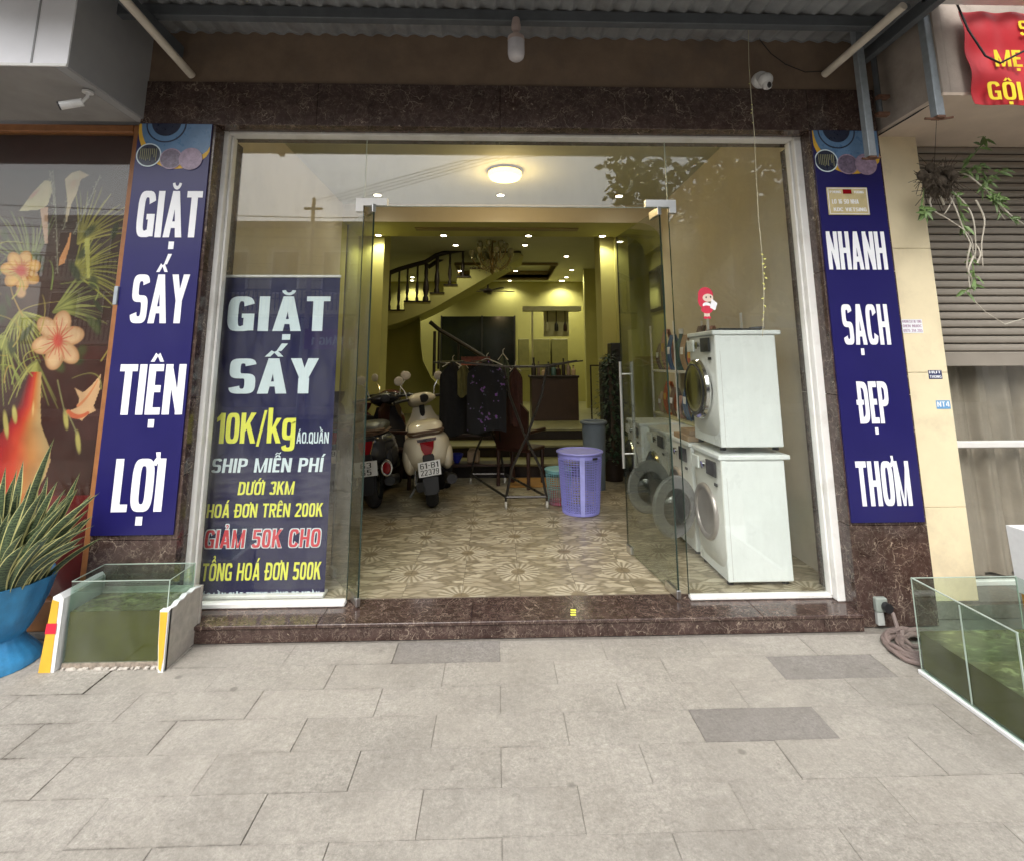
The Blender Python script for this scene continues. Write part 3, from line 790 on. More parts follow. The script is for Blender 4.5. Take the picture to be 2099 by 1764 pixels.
def bulb():
    q = P(1058, 100, y=3.0)
    t = thing('ceiling_bulb', 'unlit white cylindrical bulb hanging from the awning beam', 'bulb', (q.x, q.y, 3.5))
    MB().lathe([(0, 3.50), (.034, 3.502), (.048, 3.515), (.054, 3.54), (.054, 3.625), (.05, 3.64)], (q.x, q.y, 0), 24).build('bulb_glass', mat('milky bulb', (.55, .53, .56), .2), t, True)
    MB().lathe([(.052, 3.625), (.055, 3.63), (.053, 3.655), (.034, 3.672), (.02, 3.68), (.018, 3.70), (.03, 3.715), (.03, 3.745), (.022, 3.79)], (q.x, q.y, 0), 20).build('socket', mat('pinkish socket', (.42, .33, .30), .5), t, True)
bulb()
def dome_cam():
    q = P(1567, 166, y=3.3)
    t = thing('dome_camera', 'white dome security camera mounted above the marble lintel at right', 'camera', q)
    MB().lathe([(.058, .0), (.060, -.02), (.052, -.05)], (q.x, 3.37, q.z+.035), 20, 'y').build('base', 'white', t, True)
    MB().ball((q.x+.002, q.y-.012, q.z), (.048, .048, .05), 20, 14).build('dome', 'white', t, True)
    MB().lathe([(.030, 0), (.032, -.03), (.026, -.045)], (q.x+.004, q.y-.022, q.z-.022), 16, 'z').build('lens_hood', 'white', t, True)
    MB().ball((q.x+.004, q.y-.048, q.z-.058), (.015, .014, .022), 14, 8).build('lens', 'black', t, True)
dome_cam()
def bullet_cam():
    q = P(140, 216, z=3.13)
    t = thing('bullet_camera', 'small white bullet camera under the grey sign box at left', 'camera', q)
    k = MB(); k.tube([q+Vector((.065, .02, .03)), q+Vector((-.03, -.02, -.015))], .024, 16); k.build('body', 'white', t, True)
    k = MB(); k.tube([q+Vector((-.03, -.02, -.015)), q+Vector((-.036, -.023, -.018))], .0255, 16); k.build('lens', 'black', t, True)
    k = MB(); k.tube([q+Vector((.06, .02, .03)), q+Vector((.08, .03, .07)), q+Vector((.075, .035, .115))], .009, 8); k.build('arm', 'white', t, True)
    k = MB(); k.lathe([(.03, 0), (.03, .012), (.012, .02)], q+Vector((.075, .035, .098)), 14); k.build('base', 'white', t, True)
bullet_cam()

# ============================================================ SIGNS
def washer_print(t, xl, xr, ztop, zbot, y, flip=False):
    """the printed washing machine picture at the head of both side signs"""
    wd = xr-xl
    cx, cz = (xl+xr)/2, ztop+.02
    def disc(x, z, r, m, lay, nm, rz=None, clip=True):
        n = 40; pts = []
        for i in range(n):
            a = 2*pi*i/n; px, pz = x+r*cos(a), z+(rz or r)*sin(a)
            pts.append((min(max(px, xl), xr), y-lay, min(pz, ztop)))
        return MB().prism(pts, (0, .0004, 0)).build(nm, m, t)
    disc(cx+.03, ztop-.02, .275, 'tape_yellow', .0006, 'print_arc', .30)
    disc(cx+.04, ztop, .265, 'photo_blue', .0012, 'print_washer', .27)
    disc(cx-.06, ztop-.0, .15, 'photo_blue', .0018, 'print_washer_door'); 
    disc(cx-.06, ztop-.0, .135, 'photo_dark', .0024, 'print_washer_door')
    disc(cx-.06, ztop-.0, .125, 'photo_blue', .003, 'print_washer_door')
    disc(cx-.06, ztop+.01, .098, 'photo_dark', .0036, 'print_washer_door')
    for i, (dx, r, m) in enumerate(((-.155, .083, 'photo_dark'), (-.005, .074, 'photo_mid'), (.125, .078, 'photo_pink'))):
        z = ztop-.225-(0 if i == 0 else .025)
        disc(cx+dx, z, r, 'print_pale' if i == 0 else 'photo_pink', .0042+i*.001, 'print_circle_rim')
        disc(cx+dx, z, r-.008, m, .0046+i*.001, 'print_circle')
    k = MB(); random.seed(5)
    for i in range(9): k.box(cx-.21+i*.013, cx-.206+i*.013, y-.0076, y-.0072, ztop-.22-random.random()*.05, ztop-.18)
    k.build('print_hangers', mat('print clothes', (.35, .34, .18), .5), t)
def left_sign():
    t = thing('vertical_sign', 'tall navy sign GIẶT SẤY TIỆN LỢI on the left marble pillar', 'sign', (-2.19, YF, .58))
    y = YF-.012
    MB().box(-2.435, -1.945, y, YF-.0005, .585, 3.211).build('sign_panel', 'navy', t)
    washer_print(t, -2.433, -1.947, 3.208, 2.8, y)
    for s, u0, u1, v0, v1 in (('GIẶT', 282, 412, 392, 487), ('SẤY', 270, 385, 563, 663), ('TIỆN', 242, 378, 747, 850), ('LỢI', 233, 336, 939, 1048)):
        um = 0; a = P(u0, (v0+v1)/2, y=y); b = P(u1, (v0+v1)/2, y=y)
        z1 = P((u0+u1)/2, v0, y=y).z; z0 = P((u0+u1)/2, v1, y=y).z
        lettering('letters', s, a.x, b.x, z0, z1, y, 'print_white', t, t=.205, sp=.06)
left_sign()
def right_sign():
    t = thing('vertical_sign', 'tall navy sign reading NHANH SẠCH ĐẸP THƠM on the right marble pillar', 'sign', (2.46, YF, .6))
    y = YF-.012
    MB().box(2.222, 2.692, y, YF-.0005, .603, 3.211).build('sign_panel', 'navy', t)
    washer_print(t, 2.224, 2.690, 3.208, 2.8, y, True)
    for s, u0, u1, v0, v1 in (('NHANH', 1696, 1816, 475, 553), ('SẠCH', 1727, 1822, 624, 707), ('ĐẸP', 1759, 1822, 782, 868), ('THƠM', 1757, 1866, 944, 1036)):
        a = P(u0, (v0+v1)/2, y=y); b = P(u1, (v0+v1)/2, y=y)
        z1 = P((u0+u1)/2, v0, y=y).z; z0 = P((u0+u1)/2, v1, y=y).z
        lettering('letters', s, a.x, b.x, z0, z1, y, 'print_white', t, t=.205, sp=.06)
    p = thing('house_number_plaque', 'small gold plaque with a red emblem fixed on the right navy sign', 'plaque', (2.45, y-.01, 2.5))
    a = P(1694, 384, y=y-.008); b = P(1784, 441, y=y-.008)
    x0, x1, z1, z0 = a.x, b.x, a.z, b.z
    MB().box(x0, x1, y-.008, y-.0005, z0, z1, .002).build('plate', 'gold_plate', p)
    k = MB(); 
    for q in ((x0+.006, x1-.006, z1-.010, z1-.006), (x0+.006, x1-.006, z0+.006, z0+.010)): k.box(q[0], q[1], y-.0092, y-.008, q[2], q[3])
    for q in ((x0+.006, x0+.010, z0+.006, z1-.006), (x1-.010, x1-.006, z0+.006, z1-.006)): k.box(q[0], q[1], y-.0092, y-.008, q[2], q[3])
    k.build('border', 'print_white', p)
    w, h = x1-x0, z1-z0
    MB().box(x0+w*.39, x0+w*.60, y-.0096, y-.008, z1-h*.24, z1-h*.08).build('emblem', 'light_red', p)
    lettering('letters', 'KDC VIETSING', x0+w*.12, x0+w*.92, z0+h*.13, z0+h*.26, y-.008, 'print_white', p)
    lettering('letters', 'LO 16 SO NHA', x0+w*.10, x0+w*.75, z0+h*.40, z0+h*.56, y-.008, 'print_white', p)
    lettering('letters', 'P.HUNG', x0+w*.07, x0+w*.34, z1-h*.22, z1-h*.13, y-.008, 'print_white', p)
    lettering('letters', 'VUONG', x0+w*.66, x0+w*.9, z1-h*.22, z1-h*.13, y-.008, 'print_white', p)
right_sign()
def banner():
    y = 3.66
    t = thing('roll_up_banner', 'navy roll up price banner, GIẶT SẤY 10K/kg, behind the left glass pane', 'banner', (-1.53, y, FZ))
    x0, x1 = -1.945, -1.122; zt, zb = 2.20, .128
    MB().box(x0, x1, y, y+.004, zb, zt).build('banner_sheet', 'navy2', t)
    MB().box(x0-.005, x1+.005, y-.012, y+.016, zt, zt+.018, .004).build('top_bar', 'alu', t)
    MB().box(x0-.005, x1+.005, y-.035, y+.06, FZ+.002, FZ+.027, .006).build('base_cassette', 'alu', t)
    MB().tube([(x0+.4, y+.03, FZ+.06), (x0+.4, y+.012, zt)], .008, 8).build('support_pole', 'alu', t)
    def row(s, u0, u1, v0, v1, m, **kw):
        a = P(u0, (v0+v1)/2, y=y); b = P(u1, (v0+v1)/2, y=y); zz1 = P((u0+u1)/2, v0, y=y).z; zz0 = P((u0+u1)/2, v1, y=y).z
        return lettering('letters', s, a.x, b.x, zz0, zz1, y, m, t, **kw)
    row('GIẶT', 467, 676, 608, 679, 'print_pale', t=.22, sp=.09); row('SẤY', 470, 652, 735, 807, 'print_pale', t=.22, sp=.05)
    row('10K/kg', 444, 606, 846, 908, 'print_yellow', t=.17, sp=.05)
    row('ÁO.QUẦN', 608, 674, 885, 908, 'print_pale', t=.15)
    row('SHIP MIỄN PHÍ', 434, 661, 938, 967, 'print_pale', t=.17, slant=.08)
    row('DƯỚI 3KM', 488, 602, 986, 1013, 'print_yellow', t=.17, slant=.08)
    row('HOÁ ĐƠN TRÊN 200K', 424, 661, 1031, 1059, 'print_yellow', t=.16, slant=.05)
    a = dict(t=.17, sp=.10, slant=.05)
    row('GIẢM 50K CHO', 420, 656, 1084, 1121, 'print_pale', grow=.0055, **a)
    row('GIẢM 50K CHO', 420, 656, 1084, 1121, 'print_red', layer=.0017, **a)
    row('TỔNG HOÁ ĐƠN 500K', 414, 657, 1152, 1188, 'print_yellow', t=.16, slant=.05)
    row('CÁO LẦN GIẶT TRONG VÒNG 30 NGÀY', 404, 655, 1212, 1224, 'print_pale', t=.16)
banner()

# ============================================================ LEFT NEIGHBOUR
class Canvas:
    """hand painted print, evaluated in the coordinates measured on the photograph's print"""
    def __init__(s, U, V): s.U, s.V = U, V; s.C = np.zeros(U.shape+(3,))
    def blend(s, m, c):
        m = np.clip(m, 0, 1)[..., None]; c = np.array(c)
        s.C = s.C*(1-m)+c*m
    def ell(s, cx, cy, rx, ry, ang, c, soft=.18):
        a = radians(ang); x = (s.U-cx)*cos(a)+(s.V-cy)*sin(a); y = -(s.U-cx)*sin(a)+(s.V-cy)*cos(a)
        d = np.sqrt((x/rx)**2+(y/ry)**2); s.blend((1-d)/soft, c)
    def stroke(s, pts, w0, w1, c, soft=1.2):
        pts = np.array(pts, float); n = 14; 
        if len(pts) == 3:
            t = np.linspace(0, 1, n)[:, None]; pts = (1-t)**2*pts[0]+2*t*(1-t)*pts[1]+t*t*pts[2]
        best = np.full(s.U.shape, 1e9); k = len(pts)-1
        lo = pts.min(0)-w0-w1-4; hi = pts.max(0)+w0+w1+4
        sel = (s.U > lo[0]) & (s.U < hi[0]) & (s.V > lo[1]) & (s.V < hi[1])
        if not sel.any(): return
        U, V = s.U[sel], s.V[sel]; best = np.full(U.shape, 1e9)
        for i in range(k):
            a, b = pts[i], pts[i+1]; d = b-a; L = d@d+1e-9
            t = np.clip(((U-a[0])*d[0]+(V-a[1])*d[1])/L, 0, 1)
            dist = np.hypot(U-a[0]-t*d[0], V-a[1]-t*d[1])-(w0+(w1-w0)*(i+t)/k)
            best = np.minimum(best, dist)
        m = np.clip(.5-best/soft, 0, 1)[:, None]; s.C[sel] = s.C[sel]*(1-m)+np.array(c)*m
    def poly(s, pts, c):
        inside = np.zeros(s.U.shape, bool); j = len(pts)-1
        for i in range(len(pts)):
            xi, yi = pts[i]; xj, yj = pts[j]
            cond = ((yi > s.V) != (yj > s.V)) & (s.U < (xj-xi)*(s.V-yi)/(yj-yi+1e-9)+xi); inside ^= cond; j = i
        s.C[inside] = c

def left_neighbour():
    t = thing('neighbour_shop', 'left neighbour shop window with orange brown frame showing a painted flower vase', 'shop window', (-3.1, 3.45, 0))
    y = 3.46
    a = P(284, 300, y=y-.03)
    MB().box(-2.52, -2.443, y-.04, y+.03, .03, 3.235, .006).build('frame_stile', 'wood_frame', t)
    MB().box(-4.6, -2.522, y-.04, y+.03, 3.18, 3.235, .006).build('frame_rail', 'wood_frame', t)
    MB().box(-4.6, -2.522, y-.04, y+.03, .03, .20, .006).build('frame_rail', 'wood_frame', t)
    MB().box(-4.6, -2.523, y-.006, y+.002, .2, 1.835).build('glass_pane', 'glass_soft', t); MB().box(-4.6, -2.523, y-.006, y+.002, 1.839, 3.18).build('glass_pane', 'glass_soft', t)
    MB().box(-4.6, -2.523, y+.04, y+.05, 2.93, 3.18).build('awning_reflection_panel', 'dark', t)  # dark sheet standing in for the awning's reflection above the painting
    # painting
    yp = y+.03; X0, X1, Z0, Z1 = -3.55, -2.523, .2, 2.93; nx, nz = 190, 500
    xs = np.linspace(X0, X1, nx+1); zs = np.linspace(Z0, Z1, nz+1)
    XX, ZZ = np.meshgrid(xs, zs)
    w = np.stack([XX, np.full_like(XX, yp), ZZ-CH], -1); kk = w@FW; U = CU+CF*(w@RI)/kk; V = CV-CF*(w@UP)/kk
    rng = np.random.RandomState(4)
    def vnoise(sx, sy):
        g = rng.rand(int(1200/sy)+3, int(900/sx)+3); uu = (U+420)/sx; vv = (V)/sy
        i = np.clip(uu.astype(int), 0, g.shape[1]-2); j = np.clip(vv.astype(int), 0, g.shape[0]-2); fu = np.clip(uu-i, 0, 1); fv = np.clip(vv-j, 0, 1)
        return (g[j, i]*(1-fu)+g[j, i+1]*fu)*(1-fv)+(g[j+1, i]*(1-fu)+g[j+1, i+1]*fu)*fv
    c = Canvas(U, V)
    n1 = vnoise(60, 80); n2 = vnoise(14, 20)
    top = np.array((.07, .045, .030)); mid = np.array((.050, .014, .010)); bot = np.array((.15, .010, .010))
    f = np.clip((V-300)/500, 0, 1)[..., None]; c.C[:] = top*(1-f)+mid*f
    c.C = c.C*(.7+.6*n1[..., None])
    c.blend((V-990+(n1-.5)*16)/14, bot); c.blend(((U-120)/60)*((V > 840) & (V < 960)), (.065, .018, .014))
    c.blend((U-60-(V-900)*.1)/60*((V > 900) & (V < 1015)), (.05, .016, .010))
    c.blend(((-20-U)/60)*(V > 700), (.12, .02, .012))
    # foliage behind
    for cx, cy, a0, a1, L, n, col in ((150, 560, -80, 40, 105, 26, (.30, .27, .05)), (60, 560, -150, -60, 120, 20, (.16, .17, .05)), (10, 690, 60, 170, 120, 26, (.27, .28, .07)), (40, 640, 20, 120, 110, 22, (.34, .33, .08)), (110, 640, -60, 20, 110, 18, (.22, .22, .06)), (-40, 600, -170, -40, 120, 20, (.2, .2, .06)), (160, 500, -95, -10, 110, 18, (.28, .24, .05)), (75, 740, 60, 130, 95, 14, (.33, .31, .08))):
        for i in range(n):
            an = radians(a0+(a1-a0)*(i+rng.rand())/n); l = L*(.7+.5*rng.rand())
            p0 = (cx, cy); p2 = (cx+l*cos(an), cy+l*sin(an)); p1 = ((p0[0]+p2[0])/2-8*sin(an), (p0[1]+p2[1])/2-14)
            g = .6+.8*rng.rand(); c.stroke([p0, p1, p2], 2.2, .6, [q*g for q in col])
    for i in range(40):
        x = rng.randint(-180, 240); yy = rng.randint(470, 760); g = .4+rng.rand()*.7
        c.ell(x, yy, 5+10*rng.rand(), 16+16*rng.rand(), rng.randint(-60, 60), (.075*g, .08*g, .025*g), .5)
    # tall reeds
    for x0, y0, x1, y1 in ((118, 560, 108, 345), (130, 470, 150, 365), (150, 480, 205, 360), (110, 420, 102, 350)):
        c.stroke([(x0, y0), ((x0+x1)/2+4, (y0+y1)/2), (x1, y1)], 1.0, .7, (.27, .25, .17))
        for k in range(26):
            q = k/26; c.ell(x0+(x1-x0)*q+rng.randn()*3, y0+(y1-y0)*q, 2.0, 1.6, 0, (.36, .33, .24), .8)
    # vase
    pts = [(60, 762), (85, 762), (83, 830), (84, 870), (95, 900), (103, 920), (103, 945), (92, 978), (76, 1003), (58, 1030), (-90, 1030), (-90, 960), (-12, 902), (20, 865), (38, 805)]
    ins = Canvas(U, V); ins.poly(pts, (1, 1, 1)); msk = ins.C[..., 0] > .5
    cen = np.interp(V, [762, 830, 900, 945, 1030], [72, 60, 30, 22, 5]); hw = np.interp(V, [762, 830, 870, 900, 945, 1030], [13, 23, 36, 60, 82, 60]); q = np.clip((U-(cen-hw))/(2*hw), 0, 1)
    g = np.stack([np.interp(q, [0, .35, .55, .75, 1], v) for v in ([.06, .42, .62, .55, .52], [.01, .015, .06, .22, .34], [.008, .015, .02, .06, .15])], -1)
    c.C[msk] = g[msk]
    c.blend(np.where(msk & (V > 1010), .5, 0), (.62, .14, .03))
    c.ell(68, 838, 3, 20, 3, (.75, .50, .20), .9)
    # calla lilies
    c.poly([(40, 432), (70, 392), (92, 370), (104, 372), (107, 392), (98, 420), (84, 430), (60, 432)], (.52, .45, .26)); c.ell(88, 395, 15, 26, 30, (.60, .50, .30), .5); c.ell(70, 398, 5, 20, 45, (.50, .28, .20), .7)
    c.poly([(82, 428), (98, 424), (98, 500), (92, 500)], (.50, .30, .18))
    c.poly([(133, 368), (148, 354), (163, 350), (183, 360), (166, 368), (158, 395), (146, 420), (137, 455), (134, 455), (138, 410)], (.55, .43, .26)); c.ell(152, 362, 16, 9, -15, (.62, .52, .32), .5); c.ell(150, 378, 8, 15, 20, (.58, .40, .24), .7)
    c.poly([(146, 470), (137, 500), (122, 530), (120, 545), (132, 540), (143, 505)], (.66, .30, .12)); c.poly([(172, 490), (184, 488), (184, 570), (179, 570)], (.45, .42, .10))
    # lilies with petals
    def flower(cx, cy, R, rot, base, core, n=6, squash=1):
        for i in range(n):
            a = rot+360*i/n; x = cx+R*.55*cos(radians(a)); yy = cy+R*.55*sin(radians(a))*squash
            c.ell(x, yy, R*.54, R*.38, a, [base[0]*.75, base[1]*.6, base[2]*.5], .10); c.ell(x, yy, R*.50, R*.33, a, base, .4)
        for i in range(n*3):
            a = radians(rot+360*i/(n*3)); l = R*(.35+.4*rng.rand()); c.stroke([(cx, cy), (cx+l*cos(a), cy+l*sin(a)*squash)], 1.6, .5, core)
        c.ell(cx, cy, R*.22, R*.3, 0, core, .6)
    flower(43, 555, 40, -70, (.66, .38, .11), (.50, .05, .02), 7); flower(119, 698, 52, -75, (.70, .45, .25), (.58, .08, .05), 6, 1.25); c.ell(43, 600, 13, 12, 80, (.60, .34, .16), .4)
    # side lily
    c.poly([(153, 795), (170, 805), (188, 790), (206, 768), (204, 800), (192, 832), (196, 842), (180, 850), (168, 862), (150, 855), (137, 845), (158, 835), (163, 818)], (.70, .42, .22)); c.stroke([(140, 846), (160, 862), (180, 846)], 6, 3, (.62, .13, .05)); c.stroke([(160, 832), (180, 818), (200, 780)], 3, 1, (.68, .24, .10))
    for x, yy, l in ((135, 860, 44), (160, 905, 50), (12, 870, 60), (30, 850, 40)):
        c.ell(x, yy, 6, l*.55, -6, (.50, .42, .12), .4)
    c.stroke([(118, 780), (126, 820), (134, 850)], 1.2, 1, (.3, .28, .12)); c.stroke([(140, 850), (150, 870), (158, 890)], 1.2, 1, (.3, .28, .12))
    for i in range(26):
        x0 = -120+rng.rand()*330; y0 = 500+rng.rand()*300; c.stroke([(x0, y0), (x0+rng.randn()*30, y0-50), (x0+rng.randn()*60, y0-70*rng.rand()-20)], 1.4, .5, (.24+.2*rng.rand(), .24+.14*rng.rand(), .07))
    c.C *= (.85+.3*n2[..., None]); c.C *= .85
    vs = [(XX[j, i], yp, ZZ[j, i]) for j in range(nz+1) for i in range(nx+1)]; wv = nx+1
    mb = MB(); mb.add(vs, [(j*wv+i, j*wv+i+1, (j+1)*wv+i+1, (j+1)*wv+i) for j in range(nz) for i in range(nx)])
    o = mb.build('flower_painting', m_vcol('flower painting print', .45, .3), t)
    at = o.data.color_attributes.new('Col', 'FLOAT_COLOR', 'POINT')
    buf = np.ones(((nx+1)*(nz+1), 4), np.float32); buf[:, :3] = np.clip(c.C, 0, 1).reshape(-1, 3); at.data.foreach_set('color', buf.ravel())
    MB().box(-4.6, -2.45, yp+.006, yp+.02, .05, 3.2).build('backing_board', mat('maroon backing', (.06, .02, .018), .6), t)
    # latch and sill
    MB().box(-2.46, -2.435, 3.335, 3.352, 1.97, 2.09, .003).build('latch', 'galv', t)
    MB().box(-4.7, -2.441, 3.40, 3.6, 0, .03).build('sill', 'joint', t)
left_neighbour()
def light_box():
    t = thing('sign_box', 'large white illuminated style sign box with grey underside at the upper left', 'sign box', (-3.3, 3.0, 3.25))
    x1 = -2.42
    y0, y1, zb = 2.725, 3.40, 3.25
    MB().box(-5.2, x1, y0, y0+.01, zb, 5.0).build('front_panel', 'lightbox', t)
    MB().box(-5.2, x1+.002, y0-.006, y0, zb-.004, zb+.012).build('edge_trim', 'alu', t)
    MB().box(x1-.008, x1, y0+.011, y1, zb+.001, 5.0).build('side_panel', 'boxside', t)
    MB().box(-5.2, x1-.075, y0+.011, y1, zb-.002, zb+.008).build('bottom_panel', 'grey_wall', t)
    MB().box(x1-.072, x1-.009, y0+.011, y1, zb-.004, zb+.008, .002).build('bottom_trim', 'boxside', t)
    MB().box(x1-.20, x1-.19, y0-.003, y0, zb+.012, 5.0).build('panel_seam', 'boxside', t)
light_box()
MB().box(-6.5, -2.45, 3.45, 3.9, 3.236, 7).build('upper_wall', 'grey_wall', kind='structure')

# ============================================================ RIGHT NEIGHBOUR
def right_neighbour():
    t = thing('neighbour_house', 'right neighbour house front with cream tiled pilaster and projecting beige canopy', 'house', (3.4, 3.5, 0))
    x0, x1 = 2.722, 3.06
    for z0, z1 in ((.1, .66), (.663, 1.52), (1.523, 2.38), (2.383, 3.235)):
        MB().box(x0, x1, 3.45, 3.55, z0, z1, .0015).build('wall_tile', 'cream', t)
    MB().box(2.716, 5.2, 3.44, 4.4, .0, .0975).build('plinth', 'joint', t)
    # canopy box: side wall, soffit, front
    MB().box(2.75, 5.6, 2.86, 3.80, 3.215, 3.235).build('soffit', 'beige', t)
    MB().box(2.75, 2.80, 2.86, 3.80, 3.236, 4.7).build('canopy_side', 'side_wall', t)
    MB().box(2.801, 5.6, 2.86, 2.92, 3.236, 4.7).build('canopy_front', 'side_wall', t)
    MB().tube([(2.752, 3.44, 3.206), (2.756, 3.1, 3.207), (2.77, 2.95, 3.222), (3.0, 2.857, 3.24)], .005, 6).build('crack_seal', 'dark', t)
    # roller shutter
    yS = 3.62; zt = 3.215; zb = 1.66; n = 27; h = (zt-zb)/n
    s = thing('roller_shutter', 'taupe slatted roller shutter half open in the house at right', 'shutter', (3.9, yS, zb))
    for i in range(n):
        z = zb+h*i
        MB().prism([(3.075, yS, z+.004), (3.075, yS-.014, z+.012), (3.075, yS-.016, z+h*.5), (3.075, yS-.012, z+h-.008), (3.075, yS, z+h-.002), (3.075, yS+.006, z+h*.5)], (2.1, 0, 0)).build('slat', 'shutter', s)
    MB().box(3.07, 5.2, yS+.008, yS+.012, zb, zt).build('backing', 'dark', s)
    MB().box(3.072, 5.2, yS-.02, yS+.012, zb-.10, zb, .004).build('bottom_bar', 'shutter', s)
    # window with pleated curtain
    wd = thing('curtain_window', 'glass panel with taupe pleated curtain and white rail below the shutter', 'window', (3.9, 3.70, .1))
    yw = 3.68; r0 = P(2030, 916, y=yw).z; r1 = P(2030, 903, y=yw).z
    MB().box(3.062, 5.2, yw-.02, yw+.02, r0, r1, .004).build('rail', 'alu', wd)
    MB().box(3.062, 5.2, yw-.004, yw+.004, r1, 1.65).build('glass_pane', 'glass', wd)
    MB().box(3.062, 5.2, yw-.004, yw+.004, .13, r0).build('glass_pane', 'glass', wd)
    MB().box(3.062, 5.2, yw-.02, yw+.02, .098, .13, .004).build('rail', 'alu', wd)
    def fn(a, b):
        x = 3.06+2.1*a; return (x, yw+.12+.035*sin(2*pi*x/.19+.6*sin(3*x))+.01*sin(2*pi*x/.07+b), .12+1.55*b)
    MB().sheet(fn, 300, 4, (0, .004, 0)).build('curtain', 'curtain', wd, True)
    MB().box(3.065, 5.2, 3.6, 4.3, 3.236, 3.3).build('inner_ceiling', 'dark', t)
    MB().box(3.065, 5.3, 4.2, 4.3, .1, 3.2).build('inner_wall', 'curtain', t)
    MB().box(5.2, 5.4, 3.4, 4.3, 0, 3.4).build('wall_end', 'cream', t)
    # stickers on the pilaster
    def sticker(nm, lab, u0, v0, u1, v1, m, rows, cm):
        yy = 3.4485; a = P(u0, v0, y=yy); b = P(u1, v1, y=yy)
        o = thing(nm, lab, 'sticker', ((a.x+b.x)/2, yy, b.z))
        MB().box(a.x, b.x, yy-.0006, yy, b.z, a.z).build('paper', m, o)
        hh = a.z-b.z
        for i, tx in enumerate(rows):
            z1 = a.z-hh*(i+.15)/len(rows); z0 = a.z-hh*(i+.75)/len(rows)
            lettering('letters', tx, a.x+.006, b.x-.006, z0, z1, yy-.0007, cm, o, th=.0004)
    sticker('pink_lettered_sticker', 'white sticker with small pink lettering at the left of the cream pilaster', 1847, 655, 1893, 683, 'print_white', ['KHOAN CAT BE TONG', 'DIEN NUOC', '0975 314 205'], mat('faint mauve ink', (.40, .25, .36), .6))
    sticker('navy_sticker', 'small navy sticker high on the right edge of the cream pilaster', 1902, 759, 1932, 777, 'sticker_navy', ['HUT', 'THONG'], 'print_white')
    sticker('blue_sticker', 'torn light blue sticker low on the cream pilaster beside the curtain', 1918, 821, 1949, 838, 'sticker_blue', ['NT4'], 'print_white')
right_neighbour()

def red_banner():
    t = thing('red_banner', 'creased red cloth banner with yellow letters hanging at the top right corner', 'banner', (3.3, 2.78, 3.2))
    y = 2.80
    pts = {}
    tl = P(1967, 22, y=y); bl = P(1999, 213, y=y); 
    def fn(a, b):
        x = tl.x+(bl.x-tl.x)*(1-b)+a*1.5; z = bl.z+(tl.z-bl.z)*b-.03*a*b
        cr = .014*sin(9*a+14*b*(1-a))*(1-.4*b)+.008*sin(31*a*(1+.6*b))
        return (x, y+cr, z)
    MB().sheet(fn, 70, 30, (0, .002, 0)).build('cloth', 'red_cloth', t, True, ang=80)
    def row(s, u0, u1, v0, v1):
        a = P(u0, (v0+v1)/2, y=y-.03); b = P(u1, (v0+v1)/2, y=y-.03); lettering('letters', s, a.x, b.x, P(u0, v1, y=y-.03).z, P(u0, v0, y=y-.03).z, y-.026, 'banner_gold', t)
    row('MẸ BÉ', 2040, 2160, 102, 136); row('GỘI ĐẦU', 2026, 2205, 167, 204); row('SPA', 2090, 2150, 42, 72)
    k = MB(); k.tube([P(1960, 5, y=2.79), P(1985, 62, y=2.75), P(2020, 115, y=2.73), P(2050, 130, y=2.72), P(2099, 105, y=2.72), P(2140, 70, y=2.72)], .006, 8)
    tag(k.build('black_cable', 'cable', smooth=True), 'black cable looping across the red banner', 'cable')
    MB().box(2.6, 5.5, 2.70, 2.76, 3.755, 3.80, .004).build('white_rail', 'alu')
    tag(bpy.data.objects['white_rail'], 'white steel rail along the canopy above the red banner', 'rail')
red_banner()
def small_cables():
    k = MB(); k.tube([P(1640, 152, y=3.345), P(1665, 180, y=3.33), P(1688, 205, y=3.33)][:0] or [P(1548, 70, y=3.355), P(1580, 110, y=3.35), P(1610, 132, y=3.35), P(1650, 148, y=3.345), P(1690, 146, y=3.34)], .0035, 6)
    tag(k.build('thin_cable', 'cable', smooth=True), 'thin dark cable sagging across the brown stucco to the right pipe', 'cable')
small_cables()
def garland():
    t = thing('hanging_string', 'thin yellowish string hanging from the awning with small pale leaves', 'string', (P(1560, 690, y=3.1).x, 3.1, 1.7))
    pts = [P(u, v, y=3.1) for u, v in ((1536, 15), (1534, 60), (1535, 130), (1540, 200), (1546, 270), (1550, 360), (1555, 450), (1562, 520), (1566, 600), (1565, 655), (1563, 690))]
    MB().tube(pts, .0022, 5).build('cord', 'cord', t)
    random.seed(11)
    for u, v in ((1541, 225), (1540, 232), (1536, 145), (1536, 172), (1541, 215), (1543, 252), (1562, 522), (1567, 531), (1564, 541), (1568, 548), (1566, 561), (1570, 570), (1565, 582), (1567, 592), (1563, 612), (1568, 628), (1565, 641), (1563, 655)):
        p = P(u, v, y=3.098); s_ = .006 if v < 300 else .011; a = random.uniform(-1, 1)
        MB().prism([p+Vector((-s_*cos(a), 0, -s_*sin(a)*.6)), p+Vector((s_*.3, -.002, s_*.5)), p+Vector((s_*1.2*cos(a), .002, s_*sin(a))), p+Vector((s_*.2, 0, -s_*.6))], (0, .001, 0)).build('small_leaf', 'petal_yellow', t)
garland()

